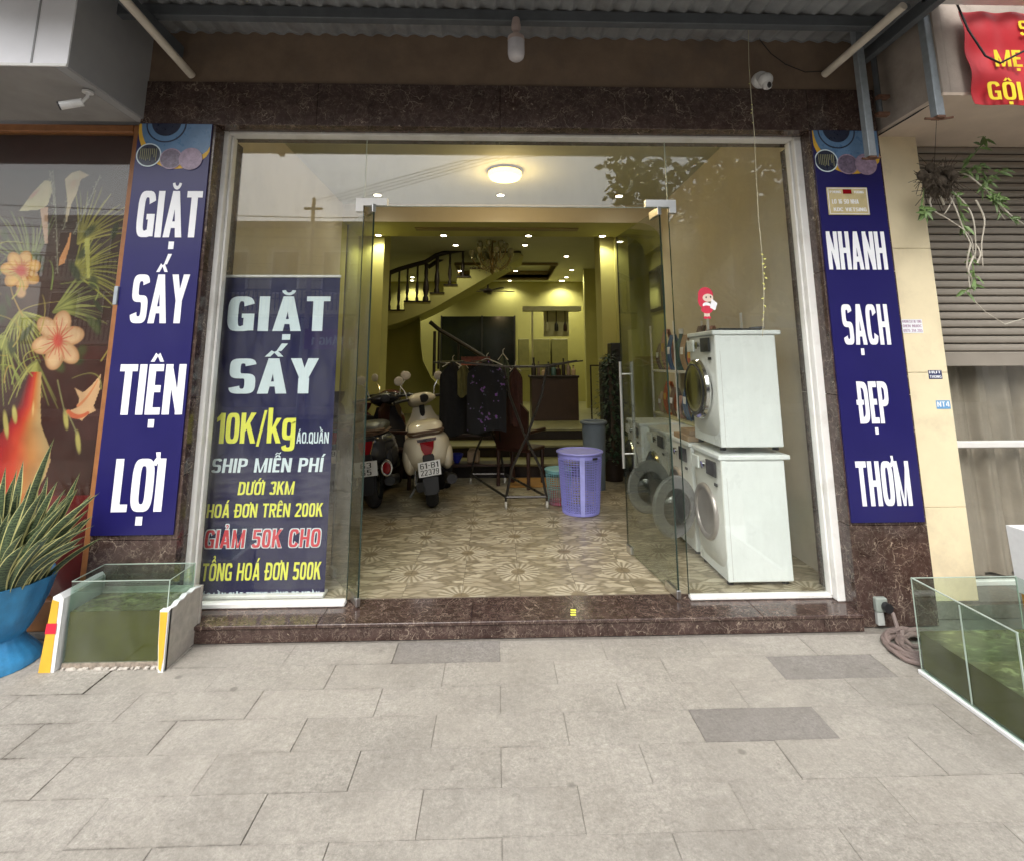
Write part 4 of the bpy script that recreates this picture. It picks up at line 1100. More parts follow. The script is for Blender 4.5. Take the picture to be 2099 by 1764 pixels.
# ============================================================ PLANTS
def pot_plant():
    c = Vector((-2.715, 3.14, 0))
    t = thing('blue_plant_pot', 'blue pedestal plant pot with wavy rim at the left edge', 'plant pot', c)
    prof = [(.18, 0), (.25, .005), (.262, .03), (.25, .055), (.225, .09), (.20, .125), (.205, .15), (.245, .18), (.30, .25), (.345, .33), (.375, .41), (.395, .45), (.405, .462), (.39, .462), (.365, .43), (.33, .38), (0, .38)]
    prof = [(a*.56+.065*max(0, 1-b/.15), b*.94) for a, b in prof]
    MB().lathe(prof, c, 72, 'z', lambda i, a: (.006*sin(12*a) if 9 <= i <= 14 else .002*sin(24*a))).build('pot', 'pot_blue', t, True)
    MB().lathe([(0, .37), (.175, .371), (.18, .365)], c, 40).build('soil', mat('potting soil', (.06, .04, .025), .9, 0, .4, 40, .5), t)
    sp = thing('snake_plant', 'variegated snake plant with yellow edged sword leaves growing in the blue pot', 'plant', c+Vector((0, 0, .372)))
    random.seed(21); M['leafset'] = None
    lm = N('snake plant leaf'); v = lm.pos('world'); w = lm.new('TexWave', wave_type='BANDS'); w.bands_direction = 'Z'; lm.l.new(v, w.inputs[0]); w.inputs['Scale'].default_value = 22; w.inputs['Distortion'].default_value = 9; w.inputs['Detail'].default_value = 4; w.inputs['Detail Scale'].default_value = 3
    band = lm.fin(lm.ramp(w.outputs['Fac'], [(.2, (.030, .048, .026)), (.7, (.085, .12, .055))]), .42, 0, .4)
    def leaf(base, tip, wd, bend, face):
        base = Vector(base); tip = Vector(tip); ax = (tip-base); n = 12
        side0 = Vector((cos(face), sin(face), 0)); nr = ax.normalized().cross(side0).normalized()
        vs = []
        for i in range(n+1):
            q = i/n; p = base+ax*q+Vector(bend)*(q*(1-q)*4)*.5
            tw = .35*sin(q*3+face*3); sd = (side0*cos(tw)+nr*sin(tw))
            wdt = wd*(.45+.75*sin(pi*min(1, q*.62+.2)))*(1-max(0, (q-.72)/.28)**1.8) if q < 1 else 0
            cup = nr*(-wdt*.28)
            for s_, e in ((-1, 0), (-.80, .3), (0, 1), (.80, .3), (1, 0)):
                vs.append(p+sd*wdt*s_+cup*e)
        fs = []; mi = []
        for i in range(n):
            for j in range(4):
                fs.append((i*5+j, i*5+j+1, (i+1)*5+j+1, (i+1)*5+j)); mi.append(1 if j in (0, 3) else 0)
        k = MB(); k.v = [tuple(x) for x in vs]; k.f = fs; k.mi = mi
        o = k.build('leaf', [band, 'leaf_edge'], sp, True); 
        return o
    tips = [(-10, 960), (12, 955), (48, 942), (30, 975), (80, 962), (112, 896), (118, 985), (165, 966), (160, 1000), (190, 1010), (205, 1008), (148, 1010), (130, 1030), (92, 1000), (60, 1010), (38, 1030), (5, 1010), (-30, 990), (-55, 975), (-60, 1020), (100, 1050), (140, 1065), (178, 1060), (170, 1100), (120, 1080), (85, 1085), (20, 1060), (-20, 1080), (-50, 1060), (210, 1100), (195, 1075), (70, 1050), (150, 1090), (50, 1090), (-5, 1120), (-80, 1000), (-90, 1050), (25, 1000), (106, 1020), (64, 985), (185, 1040), (135, 1000), (15, 1090), (72, 1110), (108, 1110), (45, 1130), (-30, 1120), (130, 1120), (0, 1050), (88, 1040), (55, 1070), (-15, 1020), (35, 960), (98, 975)]+[(random.gauss(80, 60), random.uniform(1010, 1120)) for _ in range(44)]
    for i, (u, v_) in enumerate(tips):
        yy = 3.05+random.uniform(-.22, .22); tp = P(u, v_, y=yy)
        d = Vector((tp.x-c.x, tp.y-c.y, 0)); 
        b = c+Vector((d.x*.45, d.y*.6, .37)); r_ = (b-c).xy.length
        if r_ > .17: b = c+Vector(((b.x-c.x)*.17/r_, (b.y-c.y)*.17/r_, .37))
        leaf(b, tp, random.uniform(.014, .027), (d.x*-.22+random.uniform(-.03, .03), random.uniform(-.05, .05), random.uniform(-.02, .05)), random.uniform(-.7, .7))
pot_plant()

def styro_tank_left():
    t = thing('small_aquarium', 'glass aquarium of green water set in a cut white foam box beside the blue pot', 'aquarium', (-2.02, 3.15, 0))
    xl, xr, yf, yb, zt = -2.31, -1.785, 3.085, 3.325, .432
    xb = .003
    def pane(*a): MB().box(*a).build('glass_pane', 'tank_glass', t)
    pane(xl, xr, yf, yf+.006, .03, zt); pane(xl, xr, yb-.006, yb, .03, zt); pane(xl, xl+.006, yf+.007, yb-.007, .03, zt); pane(xr-.006, xr, yf+.007, yb-.007, .03, zt)
    k = MB()
    for a in ((xl, xr, yf-.001, yf+.001, zt-.001, zt+.003), (xl, xr, yb-.001, yb+.001, zt-.001, zt+.003), (xr-.002, xr+.001, yf, yb, zt-.001, zt+.003), (xr-.003, xr+.001, yf-.001, yf+.003, .03, zt), (xr-.003, xr+.001, yb-.003, yb+.001, .03, zt), (xl-.001, xl+.002, yf, yb, zt-.001, zt+.003)): k.box(*a)
    k.build('pane_seam', 'tank_edge', t)
    MB().box(xl+.008, xr-.008, yf+.008, yb-.008, zt-.055, zt-.050).build('glass_brace', 'tank_glass', t)
    MB().box(xl+.007, xr-.007, yf+.0065, yb-.007, .032, .278).build('water', 'water', t)
    MB().sheet(lambda a, b: (xl+.007+(xr-xl-.014)*a, yf+.007+(yb-yf-.014)*b,   .2795+.0015*sin(31*a)*sin(23*b)), 20, 14).build('water_surface', 'watertop', t, True)
    MB().box(xl, xr, yf, yb, .012, .03).build('tank_floor', 'foam_stone', t)
    b = thing('foam_box', 'white foam box with its front cut away, yellow taped edges and a red strip', 'foam box', (-2.02, 3.15, 0))
    # left wall
    random.seed(8)
    k = MB(); k.prism([(xl-.09, yf-.03, 0), (xl-.012, yf-.03, 0), (xl-.008, yf-.03, .36), (xl-.03, yf-.03, .385), (xl-.065, yf-.03, .37)], (0, .30, 0)); k.build('side_wall', 'foam_white', b)
    k = MB(); k.prism([(xl-.091, yf-.0325, 0), (xl-.030, yf-.0325, 0), (xl-.030, yf-.0325, .345), (xl-.066, yf-.0325, .355)], (0, .002, 0)); k.build('tape_strip', 'tape_yellow', b)
    k = MB(); k.prism([(xl-.081, yf-.035, .19), (xl-.026, yf-.035, .19), (xl-.026, yf-.035, .24), (xl-.077, yf-.035, .24)], (0, .002, 0)); k.build('tape_strip', 'tape_red', b)
    # right wall, ragged top
    tops = [(yf-.03, .296), (yf+.02, .290), (yf+.05, .303), (yf+.09, .298), (yf+.12, .311), (yf+.16, .300), (yf+.20, .306), (yf+.27, .290)]
    pts = [(xr+.004, yf-.03, 0), (xr+.004, yf+.27, 0)]+[(xr+.004, a, z) for a, z in tops[::-1]]
    MB().prism(pts, (.030, 0, 0)).build('side_wall', 'foam', b)
    MB().prism([(xr+.004, a, z+.0005) for a, z in tops]+[(xr+.004, a, z+.006) for a, z in tops[::-1]], (.030, 0, 0)).build('cut_edge', 'foam_white', b)
    MB().prism([(xr-.012, yf-.045, .300), (xr+.034, yf-.045, .298), (xr+.034, yf-.045, .10), (xr+.034, yf-.045, .0), (xr+.008, yf-.045, .0), (xr-.004, yf-.045, .13)], (0, .03, 0)).build('front_remnant', 'foam_white', b)
    MB().prism([(xr-.009, yf-.0475, .292), (xr+.030, yf-.0475, .291), (xr+.030, yf-.0475, .07), (xr+.022, yf-.0475, .006), (xr+.010, yf-.0475, .02), (xr-.002, yf-.0475, .15)], (0, .002, 0)).build('tape_strip', 'tape_yellow', b)
    MB().box(xl-.08, xr+.04, yb+.02, yb+.035, 0, .3).build('back_wall', 'foam', b)
    k = MB()
    for i in range(46):
        x = random.uniform(xl, xr); k.box(x, x+random.uniform(.006, .03), yf-.012-random.random()*.01, yf-.002, 0, random.uniform(.006, .013), .002)
    k.build('crumbs', 'foam', b, kind='stuff')
    MB().box(xl, xr, yf-.002, yb, 0, .0115).build('bottom', 'foam_stone', b)
styro_tank_left()

def right_tank():
    xl, xr, yf, yb, zt = 2.205, 2.78, 2.32, 2.885, .462
    xl2 = xl-.012
    t = thing('large_aquarium', 'long glass aquarium of green water on a white foam sheet at the right edge', 'aquarium', (2.5, 2.6, 0))
    z0 = .028
    def pane(*a): MB().box(*a).build('glass_pane', 'tank_glass', t)
    pane(xl, xl+.006, yf, yb, z0, zt); pane(xr-.006, xr, yf, yb, z0, zt); pane(xl+.007, xr-.007, yf, yf+.006, z0, zt); pane(xl+.007, xr-.007, yb-.006, yb, z0, zt)
    k = MB()
    for a in ((xl-.002, xl+.006, yf, yb, zt-.001, zt+.003), (xl+.006, xr, yb-.004, yb+.001, zt-.001, zt+.002), (xl-.002, xl+.002, yb-.003, yb+.001, z0, zt), (xr-.004, xr, yb-.004, yb+.001, z0, zt), (xl-.002, xl+.003, yf-.001, yf+.006, z0, zt)): k.box(*a)
    k.build('pane_seam', 'tank_edge', t)
    MB().box(xl+.007, xr-.007, 2.595, 2.60, z0, zt-.01).build('glass_divider', 'tank_glass', t)
    MB().box(xl-.0015, xl+.0015, 2.595, 2.602, z0, zt-.01).build('pane_seam', 'tank_edge', t)
    MB().box(xl+.0065, xr-.0065, yf+.007, yb-.007, z0+.002, .205).build('water', 'water', t)
    MB().sheet(lambda a, b: (xl+.007+(xr-xl-.014)*a, yf+.007+(yb-yf-.014)*b, .2065), 6, 6).build('water_surface', 'watertop', t)
    MB().box(xl-.004, xr, yf, yb, .020, z0).build('tank_floor', 'tank_glass', t)
    s = MB().box(xl-.014, xr+.03, yf-.5, yb+.012, 0, .0195, .003).build('foam_sheet', 'foam_white'); tag(s, 'white foam sheet lying under the large aquarium', 'foam sheet')
    q = P(2065, 1075, y=2.95); 
    b = thing('foam_box', 'white foam box with orange tape standing behind the large aquarium', 'foam box', (3.15, 3.1, 0))
    a = P(2093, 1204, y=2.95)
    MB().prism([(q.x, 2.62, .36), (q.x+.5, 2.62, .36), (q.x+.5, 2.62, q.z), (q.x-.01, 2.62, q.z)], (0, .33, 0)).build('upper_wall', 'foam_white', b)
    MB().box(q.x+.012, q.x+.49, 2.625, 2.94, .0, .3595).build('lower_wall', 'tape_orange', b)
right_tank()

def hose():
    t = thing('garden_hose', 'coiled mauve brown hose lying by the right pillar, running from a wall pipe', 'hose', (2.38, 3.1, 0))
    random.seed(2); pts = []
    cx, cy = 2.42, 3.08
    N_ = 7*28
    for i in range(N_):
        a = 2*pi*i/28; q = i/N_; R = .20-.11*q+.015*sin(a*.7); 
        pts.append((cx+R*1.15*cos(a)-.02*q+.02*sin(i*.11), cy+R*.95*sin(a)+.02*cos(i*.07), .014+.045*q*(1 if sin(a+1) > -.2 else .6)+.006*sin(a*3+i)))
    MB().tube(pts, .0125, 8).build('coil', 'hose', t, True)
    a = P(1805, 1238, y=3.35)
    MB().tube([(a.x+.02, 3.37, a.z-.01), (a.x+.035, 3.30, a.z-.03), (a.x+.03, 3.27, a.z-.09), (a.x-.005, 3.24, .03), (cx-.05, cy+.2, .02), (cx+.1, cy+.19, .02)], .0115, 8).build('hose_lead', 'hose', t, True)
    MB().tube([(cx-.2, cy-.05, .015), (cx-.05, cy-.17, .04), (cx+.15, cy-.25, .015), (cx+.4, cy-.35, .015)], .0125, 8).build('loose_end', 'hose', t, True)
    o = thing('wall_pipe_outlet', 'grey plastic pipe outlet at the base of the right marble pillar', 'pipe outlet', (a.x, 3.34, a.z-.05))
    MB().box(a.x-.042, a.x+.03, 3.325, 3.3595, a.z-.035, a.z+.045, .006).build('cover', mat('grey green plastic', (.27, .30, .27), .5), o)
    MB().lathe([(.022, 0), (.027, 0), (.027, -.03), (.022, -.03)], (a.x+.012, 3.325, a.z), 20, 'y').build('pipe_mouth', 'black', o, True)
    MB().lathe([(0, -.004), (.0215, -.003)], (a.x+.012, 3.325, a.z), 20, 'y').build('pipe_hole', 'dark', o)
    MB().box(a.x-.038, a.x+.004, 3.33, 3.3595, .02, a.z-.037, .004).build('duct', mat('pale duct', (.42, .43, .41), .6), o)
hose()

def orchid():
    c = P(1918, 372, y=3.2)
    t = thing('hanging_orchid', 'hanging orchid with dark root ball, long pale roots and green leaves before the shutter', 'hanging plant', c)
    random.seed(14)
    k = MB()
    for i in range(26):
        a = Vector((random.gauss(0, .045), random.gauss(0, .03), random.gauss(0, .05))); k.ball(c+a, (.035, .03, .04), 8, 6)
    k.build('root_ball', 'moss', t, True)
    k = MB()
    for i in range(420):
        a = random.uniform(0, 2*pi); rq = random.uniform(.5, 1); p = c+Vector((.085*rq*cos(a), random.uniform(-.08, .05), .10*rq*sin(a))); d = Vector((random.gauss(0, .03), random.gauss(0, .02), random.gauss(0, .03)))
        k.tube([p, p+d*.6, p+d*1.4+Vector((0, 0, -.01))], .0018, 4)
    k.build('root_fibres', 'moss', t, kind='stuff')
    roots = [[(1925, 375), (1945, 400), (1960, 430), (1975, 470), (1990, 500), (2000, 530)], [(1945, 372), (1955, 400), (1945, 425), (1935, 440)], [(1955, 395), (1980, 420), (1995, 450), (2000, 500), (1998, 530)], [(1935, 420), (1925, 400), (1908, 405), (1912, 430), (1945, 450), (1985, 480), (1996, 510)],
             [(1985, 360), (2010, 380), (2030, 400), (2045, 430), (2060, 450)], [(2000, 410), (2018, 450), (2012, 500), (2015, 545)], [(2040, 410), (2070, 440), (2099, 460)], [(1996, 525), (1985, 555), (1993, 575), (1983, 600)], [(1958, 352), (1985, 360), (2005, 375)], [(1990, 500), (1982, 540), (1985, 560)], [(2003, 540), (2010, 520), (2000, 500)]]
    for r in roots:
        pts = [P(u, v, y=3.2+random.uniform(-.02, .02)) for u, v in r]
        sm = []
        for i in range(len(pts)-1):
            for q in range(4):
                tt = q/4; p0 = pts[max(i-1, 0)]; p1 = pts[i]; p2 = pts[i+1]; p3 = pts[min(i+2, len(pts)-1)]
                sm.append(.5*((2*p1)+(p2-p0)*tt+(2*p0-5*p1+4*p2-p3)*tt*tt+(-p0+3*p1-3*p2+p3)*tt**3))
        sm.append(pts[-1]); MB().tube(sm, [.0062-.004*i/len(sm) for i in range(len(sm))], 7).build('root', 'root', t, True)
    k = MB(); k.tube([P(1985, 560, y=3.2), P(1990, 610, y=3.2), P(2020, 640, y=3.21), P(2060, 665, y=3.2), P(2110, 650, y=3.2)], .003, 6); k.build('root', 'root', t, True)
    def lf(p, d, L, w):
        d = Vector(d).normalized(); s_ = d.cross(Vector((0, -1, .2))).normalized()*w; n_ = d.cross(s_).normalized()*w*.4
        v = [p, p+d*L*.3+s_-n_, p+d*L*.3-s_-n_, p+d*L*.35, p+d*L*.7+s_*.8-n_+Vector((0, 0, -.01)), p+d*L*.7-s_*.8-n_+Vector((0, 0, -.01)), p+d*L+Vector((0, 0, -.02))]
        MB().add(v, [(0, 1, 3), (0, 3, 2), (1, 4, 6, 3), (3, 6, 5, 2)]).build('leaf', 'leaf', t)
    stems = [((1945, 365), (1975, 350), (2010, 340)), ((2010, 385), (2040, 360), (2060, 345)), ((2035, 395), (2050, 430), (2080, 455)), ((1990, 360), (2015, 350), (2025, 400)), ((1895, 380), (1890, 420), (1900, 440)), ((1960, 400), (1970, 440), (1975, 465)), ((1985, 330), (2010, 300), (2020, 280)), ((2020, 400), (2045, 415), (2050, 395)), ((1990, 520), (2000, 580), (1975, 600))]
    for s_ in stems:
        pp = [P(u, v, y=3.19+random.uniform(-.04, .04)) for u, v in s_]
        MB().tube(pp, .003, 5).build('stem', 'leaf', t)
        for i in range(14):
            q = random.random(); a = pp[0].lerp(pp[1], q*2) if q < .5 else pp[1].lerp(pp[2], q*2-1)
            lf(a, (random.uniform(-1, 1), random.uniform(-.6, .3), random.uniform(-.9, .5)), random.uniform(.045, .085), random.uniform(.008, .014))
    MB().tube([c+Vector((0, 0, .08)), (c.x+.02, 3.15, 3.2)], .0015, 4).build('hanging_wire', 'cable', t)
orchid()
def stickers_on_glass():
    y = YG-.0065; t = thing('door_decal', 'small yellow striped decal on the marble threshold', 'decal', P(1175, 1258, z=.096))
    for i, v in enumerate((1249, 1254, 1259)):
        a = P(1170, v+1.6, z=.0958); b = P(1180, v-1.6, z=.0958); MB().box(a.x, b.x, a.y, b.y, .0957, .0966).build('stripe', 'print_yellow', t)
    c = P(1449, 621, y=y)
    d = thing('figure_sticker', 'small sticker of a red haired girl holding a white cloth on the right pane', 'sticker', (c.x, y, c.z-.1))
    k_ = 1/315.
    def el(dx, dz, rx, rz, m, l, nm, n=20, rot=0):
        pts = []
        for i in range(n):
            a = 2*pi*i/n; x, z = rx*cos(a), rz*sin(a); pts.append((c.x+(dx+x*cos(rot)-z*sin(rot))*k_, y-l*.0004, c.z+(dz+x*sin(rot)+z*cos(rot))*k_))
        MB().prism(pts, (0, .0003, 0)).build(nm, m, d)
    el(-2, 18, 17, 17, 'sticker_red', 1, 'hair'); el(-12, 6, 8, 16, 'sticker_red', 1.5, 'hair'); el(3, 11, 12, 9, 'skin', 2, 'face')
    el(-1, 12, 1.6, 2.4, 'print_black', 3, 'eye'); el(9, 13, 1.6, 2.4, 'print_black', 3, 'eye'); el(-1, -5, 9, 6, 'print_white', 2, 'blouse'); el(-1, -15, 13, 9, 'sticker_red', 3, 'skirt')
    el(-5, -26, 3, 7, 'skin', 2, 'leg_print'); el(2, -26, 3, 7, 'skin', 2, 'leg_print'); el(-5, -33, 5, 3, 'sticker_red', 3, 'shoe'); el(3, -33, 4, 3, 'sticker_red', 3, 'shoe')
    MB().prism([(c.x+(11+p[0])*k_, y-.0018, c.z+(-3+p[1])*k_) for p in ((0, 12), (12, 2), (6, -14), (-5, -8))], (0, .0003, 0)).build('white_cloth', 'print_white', d)
stickers_on_glass()

# ============================================================ INTERIOR SHELL
XL, XR, YB = -2.16, 2.33, 13.6
def interior():
    g = struct('shop_floor'); T = .385
    MB().box(XL, XR, 3.626, 7.12, 0, FZ-.0035).build('screed', 'grout', g)
    first = None
    x = -.23-T*6; cols = []
    while x < XR: cols.append(x); x += T
    y = 4.40-T*3
    while y < 7.1:
        for x in cols:
            a, b, c_, d = max(x, XL), min(x+T, XR), max(y, 3.626), min(y+T, 7.1)
            if b-a < .02 or d-c_ < .02: continue
            full = (b-a) > T-.001 and (d-c_) > T-.001
            if full and first is not None:
                o = first.copy(); COL.objects.link(o); o.parent = g; o.location = (x, y, FZ)
            elif full:
                k = MB(); k.box(.0014, T-.0014, .0014, T-.0014, -.003, 0); o = k.build('floor_tile', 'tile', g); o.location = (x, y, FZ); first = o
            else:
                k = MB(); k.box(a+.0008, b-.0008, c_+.0008, d-.0008, FZ-.003, FZ); k.build('floor_tile', 'tile', g)
        y += T
    w = struct('interior_wall')
    MB().box(XL-.2, XL, 3.63, 7.0, 0, 3.8).build('side_wall', 'wall_front', w)
    MB().box(XR, XR+.2, 3.63, 7.0, 0, 3.8).build('side_wall', 'wall_front', w)
    MB().box(XL-.2, XR+.2, 3.63, 3.72, 3.262, 3.9).build('front_wall', 'wall_front', w)
    MB().box(XL-.1, XL-.0, 3.60, 3.63, 0, 3.8).build('jamb', 'wall_front', w)
    # archway
    ya, yb, za, r = 7.0, 7.85, 3.545, .30
    pts = [(XL, ya, 3.8), (XL, ya, za), (XR-r, ya, za)]+[(XR-r+r*sin(a), ya, za-r+r*cos(a)) for a in [pi/2*i/10 for i in range(1, 11)]]+[(XR+.2, ya, za-r), (XR+.2, ya, 3.8)]
    MB().prism(pts, (0, .02, 0)).build('arch_face', 'wall_front', w)
    pts = [(p[0], ya+.021, p[2]) for p in pts]
    MB().prism(pts, (0, yb-ya-.021, 0)).build('arch_soffit', 'wall_lime', w)
    MB().box(XL-.2, XL, 7.0, 8.6, 0, 3.8).build('side_wall', 'wall_lime', w)
    MB().box(XR+.1, XR+.3, 7.0, YB, 0, 4.3).build('side_wall', 'wall_lime', w)
    MB().box(XL, -1.765, 7.9, 8.35, 0, 3.8).build('column', 'wall_lime', w)
    MB().box(1.64, 2.07, 7.95, 8.4, 0, 3.8).build('column', 'wall_lime', w)
    MB().box(1.86, 2.07, 7.87, 7.948, 0, 3.8).build('column', 'wall_lime', w)
    MB().box(-3.6, XL-.2, 8.5, 8.6, 0, 4.3).build('side_wall', 'wall_lime', w)
    MB().box(-3.7, -3.6, 8.5, YB, 0, 4.3).build('side_wall', 'wall_lime', w)
    MB().box(-3.7, XR+.3, YB, YB+.2, 0, 4.3).build('back_wall', 'wall_lime', w)
    MB().box(2.0, XR+.1, 11.6, 11.75, .58, 3.8).build('partition', 'wall_lime', w)
    c = struct('ceiling')
    MB().box(XL, XR, 3.73, 7.0, 3.8, 3.9).build('ceiling_panel', 'ceil', c)
    # rear ceiling with a sunken tray
    for (x0, x1, y0, y1) in ((-3.6, XR+.1, 7.86, 10.9), (-3.6, -.9, 10.9, 12.9), (1.3, XR+.1, 10.9, 12.9), (-3.6, XR+.1, 12.9, YB)):
        MB().box(x0, x1, y0, y1, 3.72, 3.8).build('ceiling_panel', 'ceil', c)
    MB().box(-.95, 1.35, 10.85, 12.95, 3.90, 3.98).build('ceiling_tray', 'ceil', c)
    for (x0, x1, y0, y1) in ((-.9, 1.3, 10.88, 10.9), (-.9, 1.3, 12.9, 12.92), (-.92, -.9, 10.9, 12.9), (1.3, 1.32, 10.9, 12.9)): MB().box(x0, x1, y0, y1, 3.66, 3.9).build('tray_trim', 'ceil_dark', c)
    MB().box(-1.2, 1.2, 7.3, 7.45, 3.530, 3.543).build('arch_trim', 'ceil_dark', c)
    # raised floor with steps
    s = thing('entry_steps', 'dark edged pale steps rising to the back room', 'steps', (0, 7.1, .1))
    for i, (y0, z1) in enumerate(((7.12, .27), (7.62, .43), (8.12, .59))):
        MB().box(-1.76 if i else -2.1, 1.63 if i else 2.3, y0+.002, y0+.5, .1, z1-.03).build('riser', 'wood_dark', s)
        MB().box(-1.76 if i else -2.1, 1.63 if i else 2.3, y0-.02, y0+.52, z1-.03, z1, .004).build('tread', 'steppale', s)
    MB().box(-3.6, XR+.1, 8.41, YB, .1, .588).build('raised_floor', 'steppale', kind='structure')
interior()

def downlights():
    lst = [(774, 399, 'front'), (1026, 399, 'front'), (1269, 401, 'front'), (777, 483, 'arch'), (910, 483, 'arch'), (1083, 483, 'arch'), (1234, 484, 'arch'),
           (934, 502, 'back'), (1076, 502, 'back'), (1161, 525, 'back'), (943, 555, 'back'), (1057, 555, 'back'), (1172, 553, 'back'), (845, 568, 'back'), (1161, 568, 'back'), (1149, 581, 'back'), (1042, 592, 'back'), (1138, 590, 'back'), (850, 580, 'back')]
    names = {'front': 'front ceiling', 'arch': 'archway soffit', 'back': 'back room ceiling'}
    pl = {(774, 399): 'leftmost in the front ceiling row', (1026, 399): 'middle of the front ceiling row, below the yellow lamp', (1269, 401): 'rightmost in the front ceiling row',
          (777, 483): 'at the left end of the archway soffit', (910, 483): 'second from left under the archway soffit', (1083, 483): 'third from left under the archway soffit', (1234, 484): 'above the right yellow column under the archway',
          (934, 502): 'left of the chandelier in the back ceiling', (1076, 502): 'right of the chandelier top in the back ceiling', (1161, 525): 'large, before the kitchen at right of the back ceiling', (943, 555): 'over the upper stair steps', (1057, 555): 'below and right of the chandelier near the ceiling tray', (1172, 553): 'nearest of the row along the right wall', (845, 568): 'seen between the stair balusters, upper one', (1161, 568): 'second of the row along the right wall', (1149, 581): 'third of the row along the right wall', (1042, 592): 'beside the ceiling fan on the back wall', (1138, 590): 'farthest of the row along the right wall', (850, 580): 'seen between the stair balusters, lower one'}
    first = None
    for u, v, w in lst:
        z = {'front': 3.798, 'arch': 3.543, 'back': 3.718}[w]; q = P(u, v, z=z)
        if q.y > 13.3: q.y = 13.3
        if w == 'arch': q.y = min(max(q.y, 7.2), 7.75)
        lab = 'glowing round downlight '+pl[(u, v)]
        if first is None:
            t = thing('downlight', lab, 'downlight', (q.x, q.y, z), 'recessed downlights')
            MB().lathe([(0, -.012), (.045, -.012), (.047, -.004)], (q.x, q.y, z), 18).build('lamp', 'lamp_white', t)
            MB().lathe([(.047, -.001), (.047, -.014), (.062, -.010), (.064, -.001)], (q.x, q.y, z), 18).build('trim_ring', 'brass', t)
            first = t
        else: copy_thing(first, (q.x, q.y, z), lab)
        L = bpy.data.lights.new('downlight_glow', 'SPOT'); L.energy = {'front': 3.2, 'arch': 17 if u in (777, 1234) else 2.2, 'back': 10 if q.y < 11.5 else 17}[w]; L.color = (1, .95, .66) if w != 'front' else (1, .95, .85)
        L.spot_size = radians(140); L.spot_blend = .6; L.shadow_soft_size = .04
        lo = bpy.data.objects.new('downlight_glow', L); COL.objects.link(lo); lo.location = (q.x, q.y, z-.03)
    q = P(1035, 356, z=3.77)
    t = thing('ceiling_lamp', 'round glowing yellow ceiling lamp seen through the transom glass', 'ceiling lamp', (q.x, q.y, 3.7))
    MB().lathe([(0, 3.70), (.12, 3.702), (.175, 3.715), (.197, 3.745), (.195, 3.775)], (q.x, q.y, 0), 40).build('diffuser', 'lamp_warm', t, True)
    MB().lathe([(.20, 3.775), (.205, 3.785), (.20, 3.799)], (q.x, q.y, 0), 40).build('rim', 'brass', t, True)
    L = bpy.data.lights.new('ceiling_lamp_glow', 'POINT'); L.energy = 9; L.color = (1, .74, .36); L.shadow_soft_size = .12
    lo = bpy.data.objects.new('ceiling_lamp_glow', L); COL.objects.link(lo); lo.location = (q.x, q.y, 3.55)
downlights()

